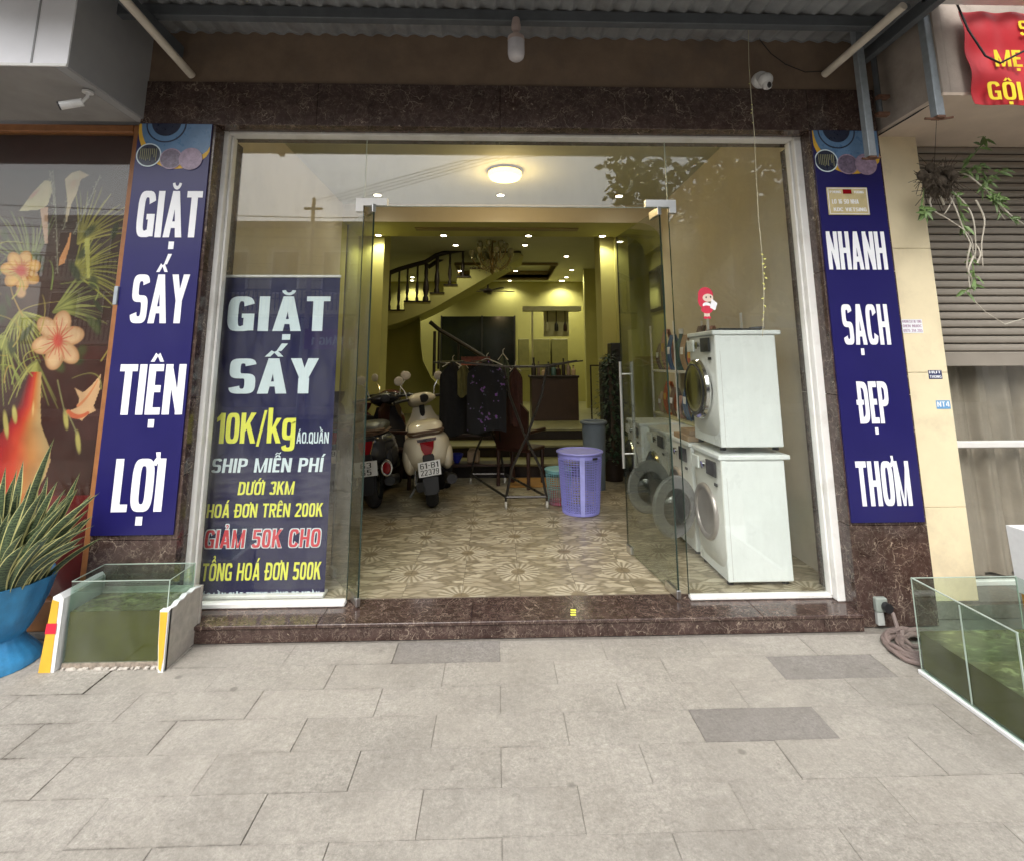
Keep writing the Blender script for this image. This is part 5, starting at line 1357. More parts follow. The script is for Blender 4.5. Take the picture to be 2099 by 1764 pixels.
# ============================================================ STAIRS, BACK ROOM
Z1 = lambda x, y: ((1050+x/4.642)/1.4402, (620+y/4.642)/1.4402)
def stairs():
    t = thing('staircase', 'curved interior staircase with pale solid side and dark wooden balusters at left', 'staircase', (-1.2, 9.7, .6))
    y0 = 9.7
    top = [(330, 1385), (660, 1385), (660, 1265), (1015, 1265), (1015, 1150), (1205, 1150), (1205, 1040), (1385, 1040), (1385, 925), (1565, 925), (1565, 810), (1740, 810), (1740, 700), (1920, 700), (1920, 590), (2250, 590)]
    bot = [(2300, 640), (2080, 760), (1870, 880), (1600, 1040), (1300, 1215), (1100, 1330), (870, 1440), (600, 1540), (400, 1600), (330, 1610)]
    pts = [P(*Z1(*a), y=y0) for a in top+bot]
    MB().prism(pts, (0, .95, 0)).build('flight', 'wall_lime', t)
    for i in range(0, len(top)-1, 2):
        a, b = P(*Z1(*top[i]), y=y0), P(*Z1(*top[i+1]), y=y0)
        MB().box(a.x, b.x+.02, y0-.02, y0+.95, a.z+.001, a.z+.025).build('tread', 'wood_dark', t)
    def bal(x, yt, yb, r, yy):
        a, b = P(*Z1(x, yb), y=yy), P(*Z1(x, yt), y=yy); h = b.z-a.z
        MB().lathe([(r, 0), (r, h*.08), (r*.6, h*.14), (r*1.05, h*.3), (r*.95, h*.45), (r*.55, h*.62), (r*.7, h*.74), (r*.6, h*.92), (r*.8, h)], (b.x, yy, a.z), 10).build('baluster', 'wood_dark', t, True)
    for x, yt, yb, r in ((470, 890, 1365, .035), (600, 830, 1365, .03), (715, 800, 1255, .03), (850, 760, 1255, .03), (970, 740, 1250, .055), (1120, 640, 1135, .05), (1295, 600, 1020, .035), (1472, 560, 915, .035)): bal(x, yt, yb, r, y0+.05)
    MB().tube([P(*Z1(*a), y=y0+.05) for a in ((405, 890), (600, 812), (800, 755), (960, 715), (1100, 625), (1230, 585), (1500, 540))], .045, 8).build('handrail', 'wood_dark', t, True)
    MB().tube([P(*Z1(*a), y=y0+.9) for a in ((990, 790), (1120, 705), (1300, 600), (1480, 520))], .045, 8).build('handrail', 'wood_dark', t, True)
    # curved wall below
    ep = [(860, 648), (862, 700), (867, 740), (884, 775), (912, 800), (914, 900)]
    E_ = [P(u, v, y=9.9) for u, v in ep]
    def fn(a, b):
        i = min(int(b*5), 4); f = b*5-i; e = E_[i].lerp(E_[i+1], f); x = -2.6+(e.x+2.6)*sin(a*pi/2); return (x, 9.9+.0+.9*(1-cos(a*pi/2))*-1+.9, e.z)
    MB().sheet(fn, 16, 20, (0, .03, 0)).build('curved_wall', 'wall_lime', t, True)
    r0 = [P(u, v, y=10.0) for u, v in ((881, 660), (900, 676), (940, 700), (985, 728), (1010, 745))]
    MB().tube(r0, .04, 8).build('handrail', 'wood_dark', t, True)
    for p in r0[1:4]: MB().tube([p, (p.x, p.y, p.z-.75)], .022, 8).build('baluster', 'wood_dark', t)
    q = P(891, 690, y=10.0); MB().tube([q+Vector((0, 0, .1)), q-Vector((0, 0, .75))], .03, 8).build('baluster', 'wood_dark', t)
stairs()
def chandelier():
    c = P(1009, 530, y=8.9); zt = 3.718
    t = thing('chandelier', 'brass chandelier with many curved arms and glass drops in the back room', 'chandelier', (c.x, c.y, c.z))
    MB().lathe([(0, -.02), (.06, -.02), (.07, 0)], (c.x, c.y, zt), 16).build('ceiling_cup', 'brass', t)
    MB().lathe([(0, -.30), (.02, -.27), (.05, -.24), (.03, -.18), (.06, -.10), (.025, 0), (.05, .08), (.02, .16), (.015, .30)], c, 14).build('stem', 'brass', t, True)
    random.seed(4)
    for k_ in range(14):
        a = 2*pi*k_/14; R = .36 if k_ % 2 else .24; zz = 0 if k_ % 2 else .14
        d = Vector((cos(a), sin(a), 0)); pts = [c+d*.03+Vector((0, 0, -.14+zz)), c+d*R*.45+Vector((0, 0, -.20+zz)), c+d*R*.8+Vector((0, 0, -.12+zz)), c+d*R+Vector((0, 0, 0+zz)), c+d*R*.94+Vector((0, 0, .04+zz))]
        MB().tube(pts, .011, 6).build('arm', 'brass', t, True)
        q = c+d*R+Vector((0, 0, zz+.02)); MB().lathe([(.012, 0), (.05, .05), (.055, .10), (.04, .12)], q, 10).build('lamp_cup', 'crystal', t, True)
    k = MB()
    for i in range(120):
        a = random.uniform(0, 2*pi); R = random.uniform(.05, .38); q = c+Vector((R*cos(a), R*sin(a), random.uniform(-.22, .16))); k.ball(q, (.012, .012, .02), 5, 4)
    k.build('glass_drops', 'crystal', t, kind='stuff')
chandelier()
def fan():
    c = P(1000, 597, y=12.0)
    t = thing('ceiling_fan', 'dark ceiling fan with broad blades below the tray ceiling', 'ceiling fan', c)
    MB().lathe([(0, -.05), (.10, -.04), (.12, 0), (.08, .05), (.02, .07), (.015, 3.9-c.z)], c, 16).build('motor', 'wood_dark', t, True)
    for i in range(5):
        a = 2*pi*i/5+.25; d = Vector((cos(a), sin(a), 0)); n = Vector((-d.y, d.x, 0))
        MB().prism([c+d*.1+n*.03, c+d*.6+n*.07, c+d*.66, c+d*.6-n*.06, c+d*.1-n*.03], (0, 0, .012)).build('blade', 'wood_dark', t)
fan()
def back_room():
    y = 13.55
    t = thing('black_glass_door', 'wide black glossy glass doorway in the back wall', 'door', (-.15, y, .6))
    a = P(905, 649, y=y); b = P(1055, 649, y=y)
    MB().box(a.x, b.x, y, y+.03, .59, a.z).build('door_panel', 'door_black', t)
    for x in (a.x, (a.x+b.x)/2+.1, b.x): MB().box(x-.02, x+.02, y-.015, y+.0, .59, a.z+.02).build('stile', 'black', t)
    s = thing('kitchen_shelf', 'pale kitchen shelf board with hanging ladles above the counter', 'shelf', (1.5, 11.3, 2.6))
    ys = 11.2; a = P(1072, 628, y=ys); b = P(1182, 637, y=ys)
    MB().box(a.x, b.x+.1, ys, ys+.3, b.z, a.z).build('board', 'kitchen', s)
    p1 = P(1091, 640, y=ys+.02); MB().box(p1.x-.02, p1.x+.02, ys+.01, ys+.05, .6, b.z-.001).build('post', 'kitchen', s)
    a = P(1114, 636, y=ys+.26); c = P(1166, 690, y=ys+.26); MB().box(a.x, c.x, ys+.25, ys+.28, c.z, b.z-.001).build('back_panel', 'kitchen', s)
    for i, u in enumerate((1122, 1140, 1158)):
        p = P(u, 640, y=ys+.1); q = P(u, 665, y=ys+.1)
        o = thing('hanging_ladle', ('pale', 'black', 'brown')[i]+' ladle hanging below the kitchen shelf', 'ladle', (p.x, ys+.1, q.z), 'ladles under the shelf')
        MB().tube([(p.x, ys+.1, b.z-.002), (p.x, ys+.1, q.z+.02)], .012, 6).build('shaft', 'wood_dark', o)
        MB().lathe([(.012, .10), (.04, .03), (.045, -.06), (.04, -.10), (0, -.11)], (p.x, ys+.1, q.z-.05), 10).build('bowl', ('kitchen', 'black', 'wood_red')[i], o, True)
    # wall cupboard outline
    w = thing('wall_cupboard', 'olive fronted wall cupboards beside the black doorway', 'cupboard', (1.2, 12.9, 1.8)); yw = 12.95
    for u0, u1 in ((1063, 1085), (1092, 1128), (1131, 1165)):
        a = P(u0, 695, y=yw); b = P(u1, 760, y=yw); MB().box(a.x, b.x, yw, yw+.4, b.z, a.z, .01).build('cupboard_door', mat('olive cupboard', (.24, .23, .09), .5), w)
    # bar counter
    yc = 9.2; a = P(1090, 775, y=yc); b = P(1187, 862, y=yc)
    c = thing('counter', 'dark brown bar counter standing on the raised floor', 'counter', ((a.x+b.x)/2, yc, .59))
    MB().box(a.x, b.x, yc, yc+.55, .59, a.z).build('body', mat('dark counter laminate', (.05, .028, .022), .35), c)
    MB().box(a.x-.03, b.x+.02, yc-.03, yc+.58, a.z+.001, a.z+.04, .005).build('top', 'wood_dark', c)
    random.seed(6)
    kinds = ['wood_dark', 'brown_pack', 'tan', 'black', 'teal_pack', 'wood_red']
    words = ['dark', 'mottled brown', 'tan', 'black', 'teal', 'reddish']
    for i in range(9):
        x = a.x+.05+i*(b.x-a.x-.1)/8; h = random.uniform(.12, .34); r = random.uniform(.025, .05); m = kinds[i % 6]
        o = thing('bottle', '%s bottle, number %s from the left on the bar counter' % (words[i % 6], ['one', 'two', 'three', 'four', 'five', 'six', 'seven', 'eight', 'nine'][i]), 'bottle', (x, yc+.2, a.z+.04), 'bottles on the counter')
        o['label'] = ('%s jar or bottle %s on the bar counter' % (words[i % 6], ['at the far left end', 'just right of the leftmost', 'left of the middle', 'before the middle', 'in the middle', 'just right of the middle', 'right of the middle', 'next to the right end', 'at the right end'][i]))
        MB().lathe([(r, 0), (r, h*.6), (r*.4, h*.75), (r*.4, h)], (x, yc+.2, a.z+.0405), 10).build('glass_body', m, o, True)
        MB().lathe([(r*.45, h), (r*.45, h*1.08), (0, h*1.08)], (x, yc+.2, a.z+.0405), 8).build('cap', 'black', o)
    p = thing('door_frame_outline', 'thin dark rectangular frame on the yellow column', 'frame', (1.8, 7.84, 1.1)); yy = 7.86
    a = P(1209, 748, y=7.94); b = P(1234, 860, y=7.94); k = MB()
    for q in ((a.x, a.x+.02, b.z, a.z), (b.x-.02, b.x, b.z, a.z), (a.x, b.x, a.z-.02, a.z)): k.box(q[0], q[1], 7.925, 7.948, q[2], q[3])
    k.build('frame', 'wood_dark', p)
    m = thing('wall_mirror', 'tall narrow dark framed mirror on the right wall beyond the archway', 'mirror', (2.3, 7.6, 2.6))
    MB().box(XR+.06, XR+.098, 7.3, 7.9, 2.35, 3.0, .006).build('frame', 'wood_dark', m)
    MB().box(XR+.052, XR+.059, 7.34, 7.86, 2.39, 2.96).build('mirror_glass', 'chrome', m)
back_room()

# ============================================================ WASHERS
def washer(name, label, x, y, z, w=.50, d=.49, door='closed', ang=60, group='front loading washing machines'):
    t = thing(name, label, 'washing machine', (x+d/2, y+w/2, z), group); h = .85
    MB().box(x+.03, x+d-.01, y+.004, y+w-.004, z+.025, z+.815, .006).build('cabinet', 'washer', t)
    MB().box(x+.012, x+d+.035, y, y+w, z+.817, z+.85, .006).build('top_lid', 'washer', t)
    MB().box(x+.062, x+.0635, y+.0028, y+.0042, z+.04, z+.70).build('panel_seam', 'drum', t); MB().box(x+.06, x+d-.02, y+.0028, y+.0042, z+.812, z+.8135).build('panel_seam', 'drum', t)
    # bulged front panel
    def fn(a, b):
        yy = y+.006+(w-.012)*a; zz = z+.03+(.785)*b
        bul = .026*(1-abs(2*a-1)**4)*(1-abs(2*b-1)**5); 
        if b < .28: bul -= .05*((.28-b)/.28)**1.6*.5
        return (x+.028-bul, yy, zz)
    MB().sheet(fn, 14, 16, (.012, 0, 0)).build('front_panel', 'washer_front', t, True)
    for yy in (y+.05, y+w-.05):
        for xx in (x+.06, x+d-.05): MB().lathe([(.022, 0), (.022, .024)], (xx, yy, z+.0005), 10).build('foot', 'rubber', t)
    MB().box(x-.010, x+.004, y+.03, y+.185, z+.695, z+.80, .003).build('display', 'black', t)
    MB().lathe([(0, -.022), (.028, -.02), (.030, 0)], (x+.004, y+w*.5, z+.745), 20, 'x').build('dial', 'chrome', t, True)
    MB().box(x-.006, x+.006, y+w*.68, y+w-.03, z+.70, z+.79, .004).build('detergent_drawer', 'washer', t)
    MB().box(x-.001, x+.006, y+.03, y+.075, z+.635, z+.655).build('logo_badge', 'black', t)
    cy, cz = y+w*.5, z+.42
    R = .165 if door == 'open' else .215
    MB().ring((x+.002, cy, cz), .175, .022, 40, 10, 'x').build('door_seal', 'drum' if door == 'open' else 'black', t, True)
    MB().lathe([(.168, -.01), (.16, .06), (.155, .22), (0, .23)], (x+.008, cy, cz), 36, 'x').build('drum', 'drum', t, True)
    def dr(k_fn, nm, m, T):
        k = MB(); k.T = T; k_fn(k); return k.build(nm, m, t, True)
    if door == 'closed': T = Matrix.Translation((x-.02, cy, cz))
    else:
        hy = cy+.20; a = radians(ang)      # hinged on the far side, swung out
        T = Matrix.Translation((x-.01, hy, cz))@Matrix.Rotation(-a, 4, 'Z')@Matrix.Translation((-.012, -.20, 0))
    dr(lambda k: k.lathe([(.145, -.030), (.175, -.034), (.215, -.020), (.225, .0), (.215, .016), (.15, .018)], (0, 0, 0), 48, 'x'), 'door_ring', 'chrome' if door == 'closed' else mat('grey door ring', (.20, .20, .195), .3), T)
    dr(lambda k: k.lathe([(.146, -.026), (.185, -.037), (.188, -.034), (.148, -.022)], (0, 0, 0), 48, 'x'), 'door_trim', 'black', T)
    dr(lambda k: k.lathe([(0, .085), (.06, .08), (.11, .06), (.145, .0), (.146, -.026)], (0, 0, 0), 36, 'x'), 'door_glass', 'porthole', T)
    dr(lambda k: k.lathe([(0, -.020), (.145, -.022)], (0, 0, 0), 36, 'x'), 'door_cover', 'door_black' if door == 'closed' else 'porthole', T)
    return t
a = P(1487, 1205, z=.1)
WX = 1.56
washer('washing_machine', 'lower white washing machine of the front stack, its round door swung open', WX-.02, 3.70, .101, door='open', ang=62)
washer('washing_machine', 'upper white washing machine of the front stack, chrome rimmed door closed', WX, 3.72, .975)
washer('washing_machine', 'single white washing machine behind the front stack, with tan boxes on top and open door', WX-.02, 4.27, .101, door='open', ang=70, w=.56)
washer('washing_machine', 'white washing machine next beyond the one topped with boxes, largely behind the glass door', WX, 4.92, .101, w=.56)
washer('washing_machine', 'farthest white washing machine in the row, beside the dark artificial tree', WX-.05, 5.62, .101, w=.56)
def clutter():
    random.seed(9)
    o = MB().box(WX+.1, WX+.42, 3.80, 4.05, 1.8265, 1.845, .006).build('black_tray', 'black', smooth=False); tag(o, 'flat black tray lying on top of the upper washing machine', 'tray')
    k = MB(); k.tube([(WX+.36, 3.86, 1.842), (WX+.46, 3.84, 1.85), (WX+.47, 3.9, 1.85)], .012, 8); tag(k.build('black_tool', 'black', smooth=True), 'short black tool resting on the upper washing machine', 'tool')
    for i, (x, y, w_, d_, h_, m, lab) in enumerate(((WX+.0, 4.3, .3, .34, .045, 'tan', 'folded tan cardboard lying on the washer behind the stack'), (WX+.03, 4.34, .22, .2, .04, 'tan', 'small tan box on top of the folded cardboard'))):
        tag(MB().box(x, x+w_, y, y+d_, .953+i*.047, .953+i*.047+h_, .004).build('cardboard_box', m), lab, 'box')
    # white drainer-like baskets on the farther washers
    # shelving
    s = thing('product_shelf', 'white shelving along the right wall loaded with detergent packets', 'shelf', (2.12, 5.4, .1))
    for z in (.98, 1.50): MB().box(1.97, 2.32, 4.75, 6.6, z-.025, z, .003).build('board', 'kitchen' if z < 1 else 'white', s)
    for y in (4.77, 5.7, 6.58): 
        for x in (1.98, 2.30): MB().box(x-.01, x+.01, y-.01, y+.01, .1, 2.05).build('upright', 'white', s)
    items = []
    names = [('orange_pack', 'orange packet'), ('brown_pack', 'brown packet'), ('pink_pack', 'pinkish packet'), ('blue_pack', 'blue packet'), ('teal_pack', 'dark teal bottle'), ('tan', 'tan box')]
    order = ['nearest', 'second nearest', 'third nearest', 'fourth', 'fifth', 'sixth', 'seventh', 'farthest']
    for li, z in enumerate((.9815, 1.5015)):
        y = 4.82
        for j in range(8):
            m, nm = names[(j*5+li*2) % 6]; w_ = .17; h = random.uniform(.24, .40) if li == 0 else random.uniform(.28, .56); x = 1.99
            lab = '%s %s on the %s board of the wall shelving' % (order[j], nm, ('lower', 'upper')[li])
            t = thing('bottle' if 'bottle' in nm else 'packet', lab, 'bottle' if 'bottle' in nm else 'packet', (x+.1, y+.08, z), 'products on the wall shelving')
            if 'bottle' in nm:
                MB().loft([], 4) if False else None
                MB().lathe([(.06, 0), (.065, .02), (.065, h*.6), (.03, h*.75), (.022, h*.85)], (x+.09, y+.08, z), 16).build('bottle_body', m, t, True)
                MB().lathe([(.028, h*.85), (.028, h*.97), (0, h*.97)], (x+.09, y+.08, z), 12).build('cap', 'white', t, True)
            else:
                def fn(a, b, x=x, y=y, z=z, h=h): return (x+.02+.075*(1-sin(pi*min(1, b+.15))*.9)*(1) , y+.01+.145*a, z+h*b)
                k = MB(); k.sheet(lambda a, b: (x+.075-.06*sin(pi*min(.98, b*.85+.1))-.01*sin(7*a), y+.01+.14*a, z+h*b), 6, 8, None)
                k.sheet(lambda a, b: (x+.078+.05*sin(pi*min(.98, b*.85+.1)), y+.01+.14*a, z+h*b), 6, 8, None)
                k.build('pouch', m, t, True)
                zz = z+h*.45; MB().box(x+.006, x+.012, y+.04, y+.12, zz, zz+h*.2).build('print_panel', 'print_white' if j % 2 else 'tape_yellow', t)
            y += .215
    # black bag like shape, far end
clutter()

# ============================================================ BASKETS, BIN, ARTIFICIAL TREE
def basket(label, c, r0, r1, h, m, m2=None, rows=22, cols=44, strip=True):
    t = thing('laundry_basket', label, 'basket', c)
    def rad(q): return r0+(r1-r0)*q
    k = MB(); k2 = MB()
    for i in range(cols):
        a = 2*pi*i/cols; tgt = k
        pts = [(c[0]+rad(q)*cos(a), c[1]+rad(q)*sin(a), c[2]+h*q) for q in (.02, .35, .7, .94)]
        k.tube(pts, r1*.017, 4, False)
    for j in range(rows+1):
        q = .04+.88*j/rows; tgt = k2 if (m2 and q < .42) else k
        tgt.ring((c[0], c[1], c[2]+h*q), rad(q), r1*.016, cols, 4)
    k.build('mesh_wall', m, t, True)
    if m2: k2.build('lower_mesh', m2, t, True)
    MB().ring((c[0], c[1], c[2]+h*.985), r1*1.03, r1*.045, 48, 8).build('rim', m, t, True)
    MB().lathe([(r1*.99, h*.90), (r1*1.0, h*.985)], c, 48).build('upper_band', m, t, True)
    MB().lathe([(0, .004), (r0, .004), (r0*1.02, .03), (r0*.98, .034), (0, .012)], c, 40).build('base', m2 or m, t, True)
    if strip:
        for da in (-1.62, .4, 2.4):
            k = MB(); k.sheet(lambda a, b: (c[0]+(rad(b)+.006)*cos(da+(a-.5)*.22*(1)), c[1]+(rad(b)+.006)*sin(da+(a-.5)*.22), c[2]+.01+h*.93*b), 4, 6, None); k.build('solid_strip', mat('pale lilac plastic', (.36, .37, .78), .35), t, True)
        k = MB(); 
        a0 = -1.0; k.sheet(lambda a, b: (c[0]+(rad(.93)+.008)*cos(a0+(a-.5)*.3), c[1]+(rad(.93)+.008)*sin(a0+(a-.5)*.3), c[2]+h*(.90+.035*b)), 6, 1, None); k.build('handle_slot', 'dark', t, True)
    return t
def room_items():
    q = P(1197, 1060, z=FZ); r1 = .225
    basket('tall lilac mesh laundry basket standing on the patterned floor', (q.x, q.y+.18, FZ+.001), .185, r1, .60, 'basket')
    q2 = P(1146, 1040, z=FZ)
    basket('small teal mesh basket with dark red bottom behind the lilac basket', (q2.x+.02, q2.y+.16, FZ+.001), .11, .145, .36, 'basket_teal', 'basket_red', 14, 30, False)
    y = 6.45; a = P(1190, 862, y=y); b = P(1243, 862, y=y); cx = (a.x+b.x)/2; r = (b.x-a.x)/2*.95
    t = thing('waste_bin', 'tall blue grey plastic bin behind the lilac basket', 'bin', (cx, y, FZ))
    MB().lathe([(r*.8, 0), (r*.95, a.z-FZ-.03), (r*.9, a.z-FZ-.03), (r*.75, .02)], (cx, y, FZ+.001), 28).build('bin_body', 'bin', t, True)
    MB().ring((cx, y, a.z-.02), r*.98, .02, 30, 8).build('rim', 'bin', t, True)
    # artificial tree
    random.seed(12); c = P(1255, 900, y=6.9)
    t = thing('artificial_tree', 'dark green artificial tree between the yellow column and the washers', 'plant', (c.x, 6.9, FZ))
    MB().tube([(c.x, 6.9, FZ), (c.x+.02, 6.9, .9), (c.x-.02, 6.88, 1.6)], .03, 8).build('trunk', 'bark', t)
    MB().lathe([(.12, 0), (.16, .28), (.14, .28), (0, .25)], (c.x, 6.9, FZ+.001), 16).build('planter', 'wood_dark', t, True)
    k = MB()
    for i in range(900):
        z = random.uniform(.35, 1.68); R = .30*(1-abs(z-.75)/1.3); a = random.uniform(0, 2*pi); rr_ = R*random.random()**.4
        p = Vector((c.x+rr_*cos(a), 6.9+rr_*sin(a)*.8, z+.04*sin(9*a))); L = random.uniform(.05, .11); d = Vector((cos(a)*.9, sin(a)*.6, random.uniform(-.8, .3))).normalized(); s_ = d.cross(Vector((0, 0, 1))).normalized()*L*.22
        k.add([p, p+d*L*.5+s_, p+d*L, p+d*L*.5-s_], [(0, 1, 2, 3)])
    k.build('foliage', 'leaf_dark', t, kind='stuff')
    for i, (u0, v0, u1, v1, lab) in enumerate(((1252, 703, 1276, 742, 'small black loudspeaker on the larger black cabinet near the column'), (1234, 742, 1276, 790, 'large black loudspeaker cabinet behind the artificial tree'))):
        y = 7.45; a = P(u0, v0, y=y); b = P(u1, v1, y=y); bz = b.z if i == 0 else .28
        o = thing('loudspeaker', lab, 'loudspeaker', ((a.x+b.x)/2, y, bz))
        MB().box(a.x, b.x, y, y+.25, bz+(.001 if i == 0 else 0), a.z, .008).build('cabinet', 'black', o)
        MB().lathe([(0, -.004), (.05, -.012), (.06, -.002)], ((a.x+b.x)/2, y, (a.z+max(bz, a.z-.3))/2), 18, 'y').build('cone', 'rubber', o, True)
room_items()

# ============================================================ DRYING RACK AND CLOTHES
def rack():
    t = thing('drying_rack', 'folding dark metal drying rack on castors in the middle of the shop', 'drying rack', (.1, 6.1, FZ))
    Ya, Yb_ = 5.62, 6.75
    A0, A1 = P(1037, 1030, y=Ya), P(1121, 1026, y=Ya)
    dx = P(952, 1000, z=FZ).x-A0.x
    def bar(nm, pts, r=.014, m='rack'): return MB().tube(pts, r, 8).build(nm, m, t, True)
    zt = 1.55; zb = FZ+.10
    for (yy, sx) in ((Ya, 0), (Yb_, -.42)):
        xa, xb = A0.x+sx, A1.x+sx; mid = (xa+xb)/2
        bar('leg', [(xa, yy, zb), (xa+.06, yy, .5), (mid+.02, yy, .85), (xb-.04, yy, 1.25), (xb+.02, yy, zt)])
        bar('leg', [(xb, yy, zb), (xb-.06, yy, .5), (mid-.02, yy, .85), (xa+.04, yy, 1.25), (xa-.02, yy, zt)])
        bar('base_bar', [(xa, yy, zb+.02), (xb, yy, zb+.02)])
        for x in (xa, xb):
            MB().lathe([(.035, -.012), (.04, 0), (.035, .012)], (x, yy, FZ+.041), 18, 'x').build('castor', 'castor', t, True)
            bar('castor_fork', [(x, yy, FZ+.05), (x, yy, zb+.01)], .010)
    bar('base_rail', [(A0.x, Ya, zb+.02), (A0.x-.42, Yb_, zb+.02)]); bar('base_rail', [(A1.x, Ya, zb+.02), (A1.x-.42, Yb_, zb+.02)])
    for x in (A0.x-.55, A0.x-.30, A0.x-.02, A1.x+.02, A1.x+.30): bar('top_rail', [(x+.1, Ya-.05, zt+(.06 if x < 0 or x > .7 else 0)), (x-.42+.1, Yb_+.05, zt+(.06 if x < 0 else 0))], .008)
    bar('cross_rail', [(A0.x-.5, Ya, zt+.05), (A0.x, Ya, zt), (A1.x, Ya, zt), (A1.x+.35, Ya, zt+.06)], .012); bar('cross_rail', [(A0.x-.92, Yb_, zt+.05), (A0.x-.42, Yb_, zt), (A1.x-.42, Yb_, zt)], .012)
    fl = N('black floral fabric'); v = fl.pos('world'); vo = fl.new('TexVoronoi'); fl.l.new(v, vo.inputs['Vector']); vo.inputs['Scale'].default_value = 8; nq = fl.new('TexNoise'); fl.l.new(v, nq.inputs['Vector']); nq.inputs['Scale'].default_value = 14; fl.l.new(nq.outputs['Color'], vo.inputs['Vector'])
    fl.l.remove(vo.inputs['Vector'].links[0]); va = fl.new('VectorMath', operation='MULTIPLY_ADD'); fl.l.new(nq.outputs['Color'], va.inputs[0]); va.inputs[1].default_value = (.25, .25, .25); fl.l.new(v, va.inputs[2]); fl.l.new(va.outputs[0], vo.inputs['Vector'])
    nz = fl.noise(v, 22, 4, .7); f = fl.math('ADD', vo.outputs['Distance'], fl.math('MULTIPLY', nz, .55)); M['floral'] = fl.fin(fl.ramp(f, [(.44, (.20, .06, .30)), (.50, (.05, .07, .08)), (.56, (.006, .006, .008))]), .9)
    def garment(lab, u0, u1, v0, v1, y, m, seed):
        a = P(u0, v0, y=y); b = P(u1, v1, y=y); g = thing('garment', lab, 'garment', ((a.x+b.x)/2, y, b.z), 'clothes on the drying rack'); cx = (a.x+b.x)/2; w = (b.x-a.x)/2
        for s_ in (-1, 1):
            def fn(p, q):
                ww = w*(.35+.65*min(1, (1-q)*7)**.6)*(1-.08*sin(q*9)*0) ; x = cx+ww*(2*p-1); z = b.z+(a.z-b.z)*q-(.05*abs(2*p-1)**1.5 if q > .8 else 0)
                return (x, y+s_*.035*(1-abs(2*p-1)**2)+.018*sin(13*p+seed+3*q), z+.02*sin(7*p+seed)*(1-q))
            MB().sheet(fn, 20, 16, None).build('cloth_side', m, g, True)
        MB().tube([(cx-w*.8, y, a.z-.06), (cx, y, a.z+.02), (cx+w*.8, y, a.z-.06)], .006, 6).build('hanger', 'root', g); MB().tube([(cx, y, a.z+.02), (cx, y, a.z+.06), (cx+.02, y, a.z+.08)], .004, 6).build('hanger_hook', 'root', g)
    garment('long black garment hanging at the left of the drying rack', 902, 952, 742, 892, 6.35, 'cloth_black', 1)
    garment('black garment hanging beside the olive top', 925, 1006, 745, 890, 6.55, 'cloth_black', 5)
    garment('olive green top hanging over the black clothes', 938, 962, 745, 812, 6.25, 'cloth_olive', 2)
    garment('black and purple floral dress hanging in the middle of the rack', 958, 1038, 738, 884, 6.12, 'floral', 3)
    garment('dark green patterned shirt at the right end of the hanging clothes', 1018, 1044, 728, 800, 6.3, mat('dark green pattern', (.05, .06, .03), .9, 0, .6, 30), 4)
    garment('dark reddish brown cloth hanging at the right side of the rack', 1042, 1072, 752, 872, 6.45, mat('dark maroon cloth', (.045, .014, .010), .9, 0, .5, 20), 7)
    garment('black trousers hanging near the right rail of the rack', 1020, 1052, 748, 900, 6.62, 'cloth_black', 9)
    x0 = P(945, 742, y=6.1); 
    o = thing('garment', 'brownish red cloth strip folded over the front rail of the rack', 'garment', x0, 'clothes on the drying rack')
    MB().sheet(lambda a, b: (x0.x+.34*a, 6.1+.03*sin(b*pi), x0.z-.04+.10*b), 12, 6, (0, .003, 0)).build('cloth_side', mat('rust cloth', (.16, .05, .03), .9, 0, .5, 25), o, True)
rack()
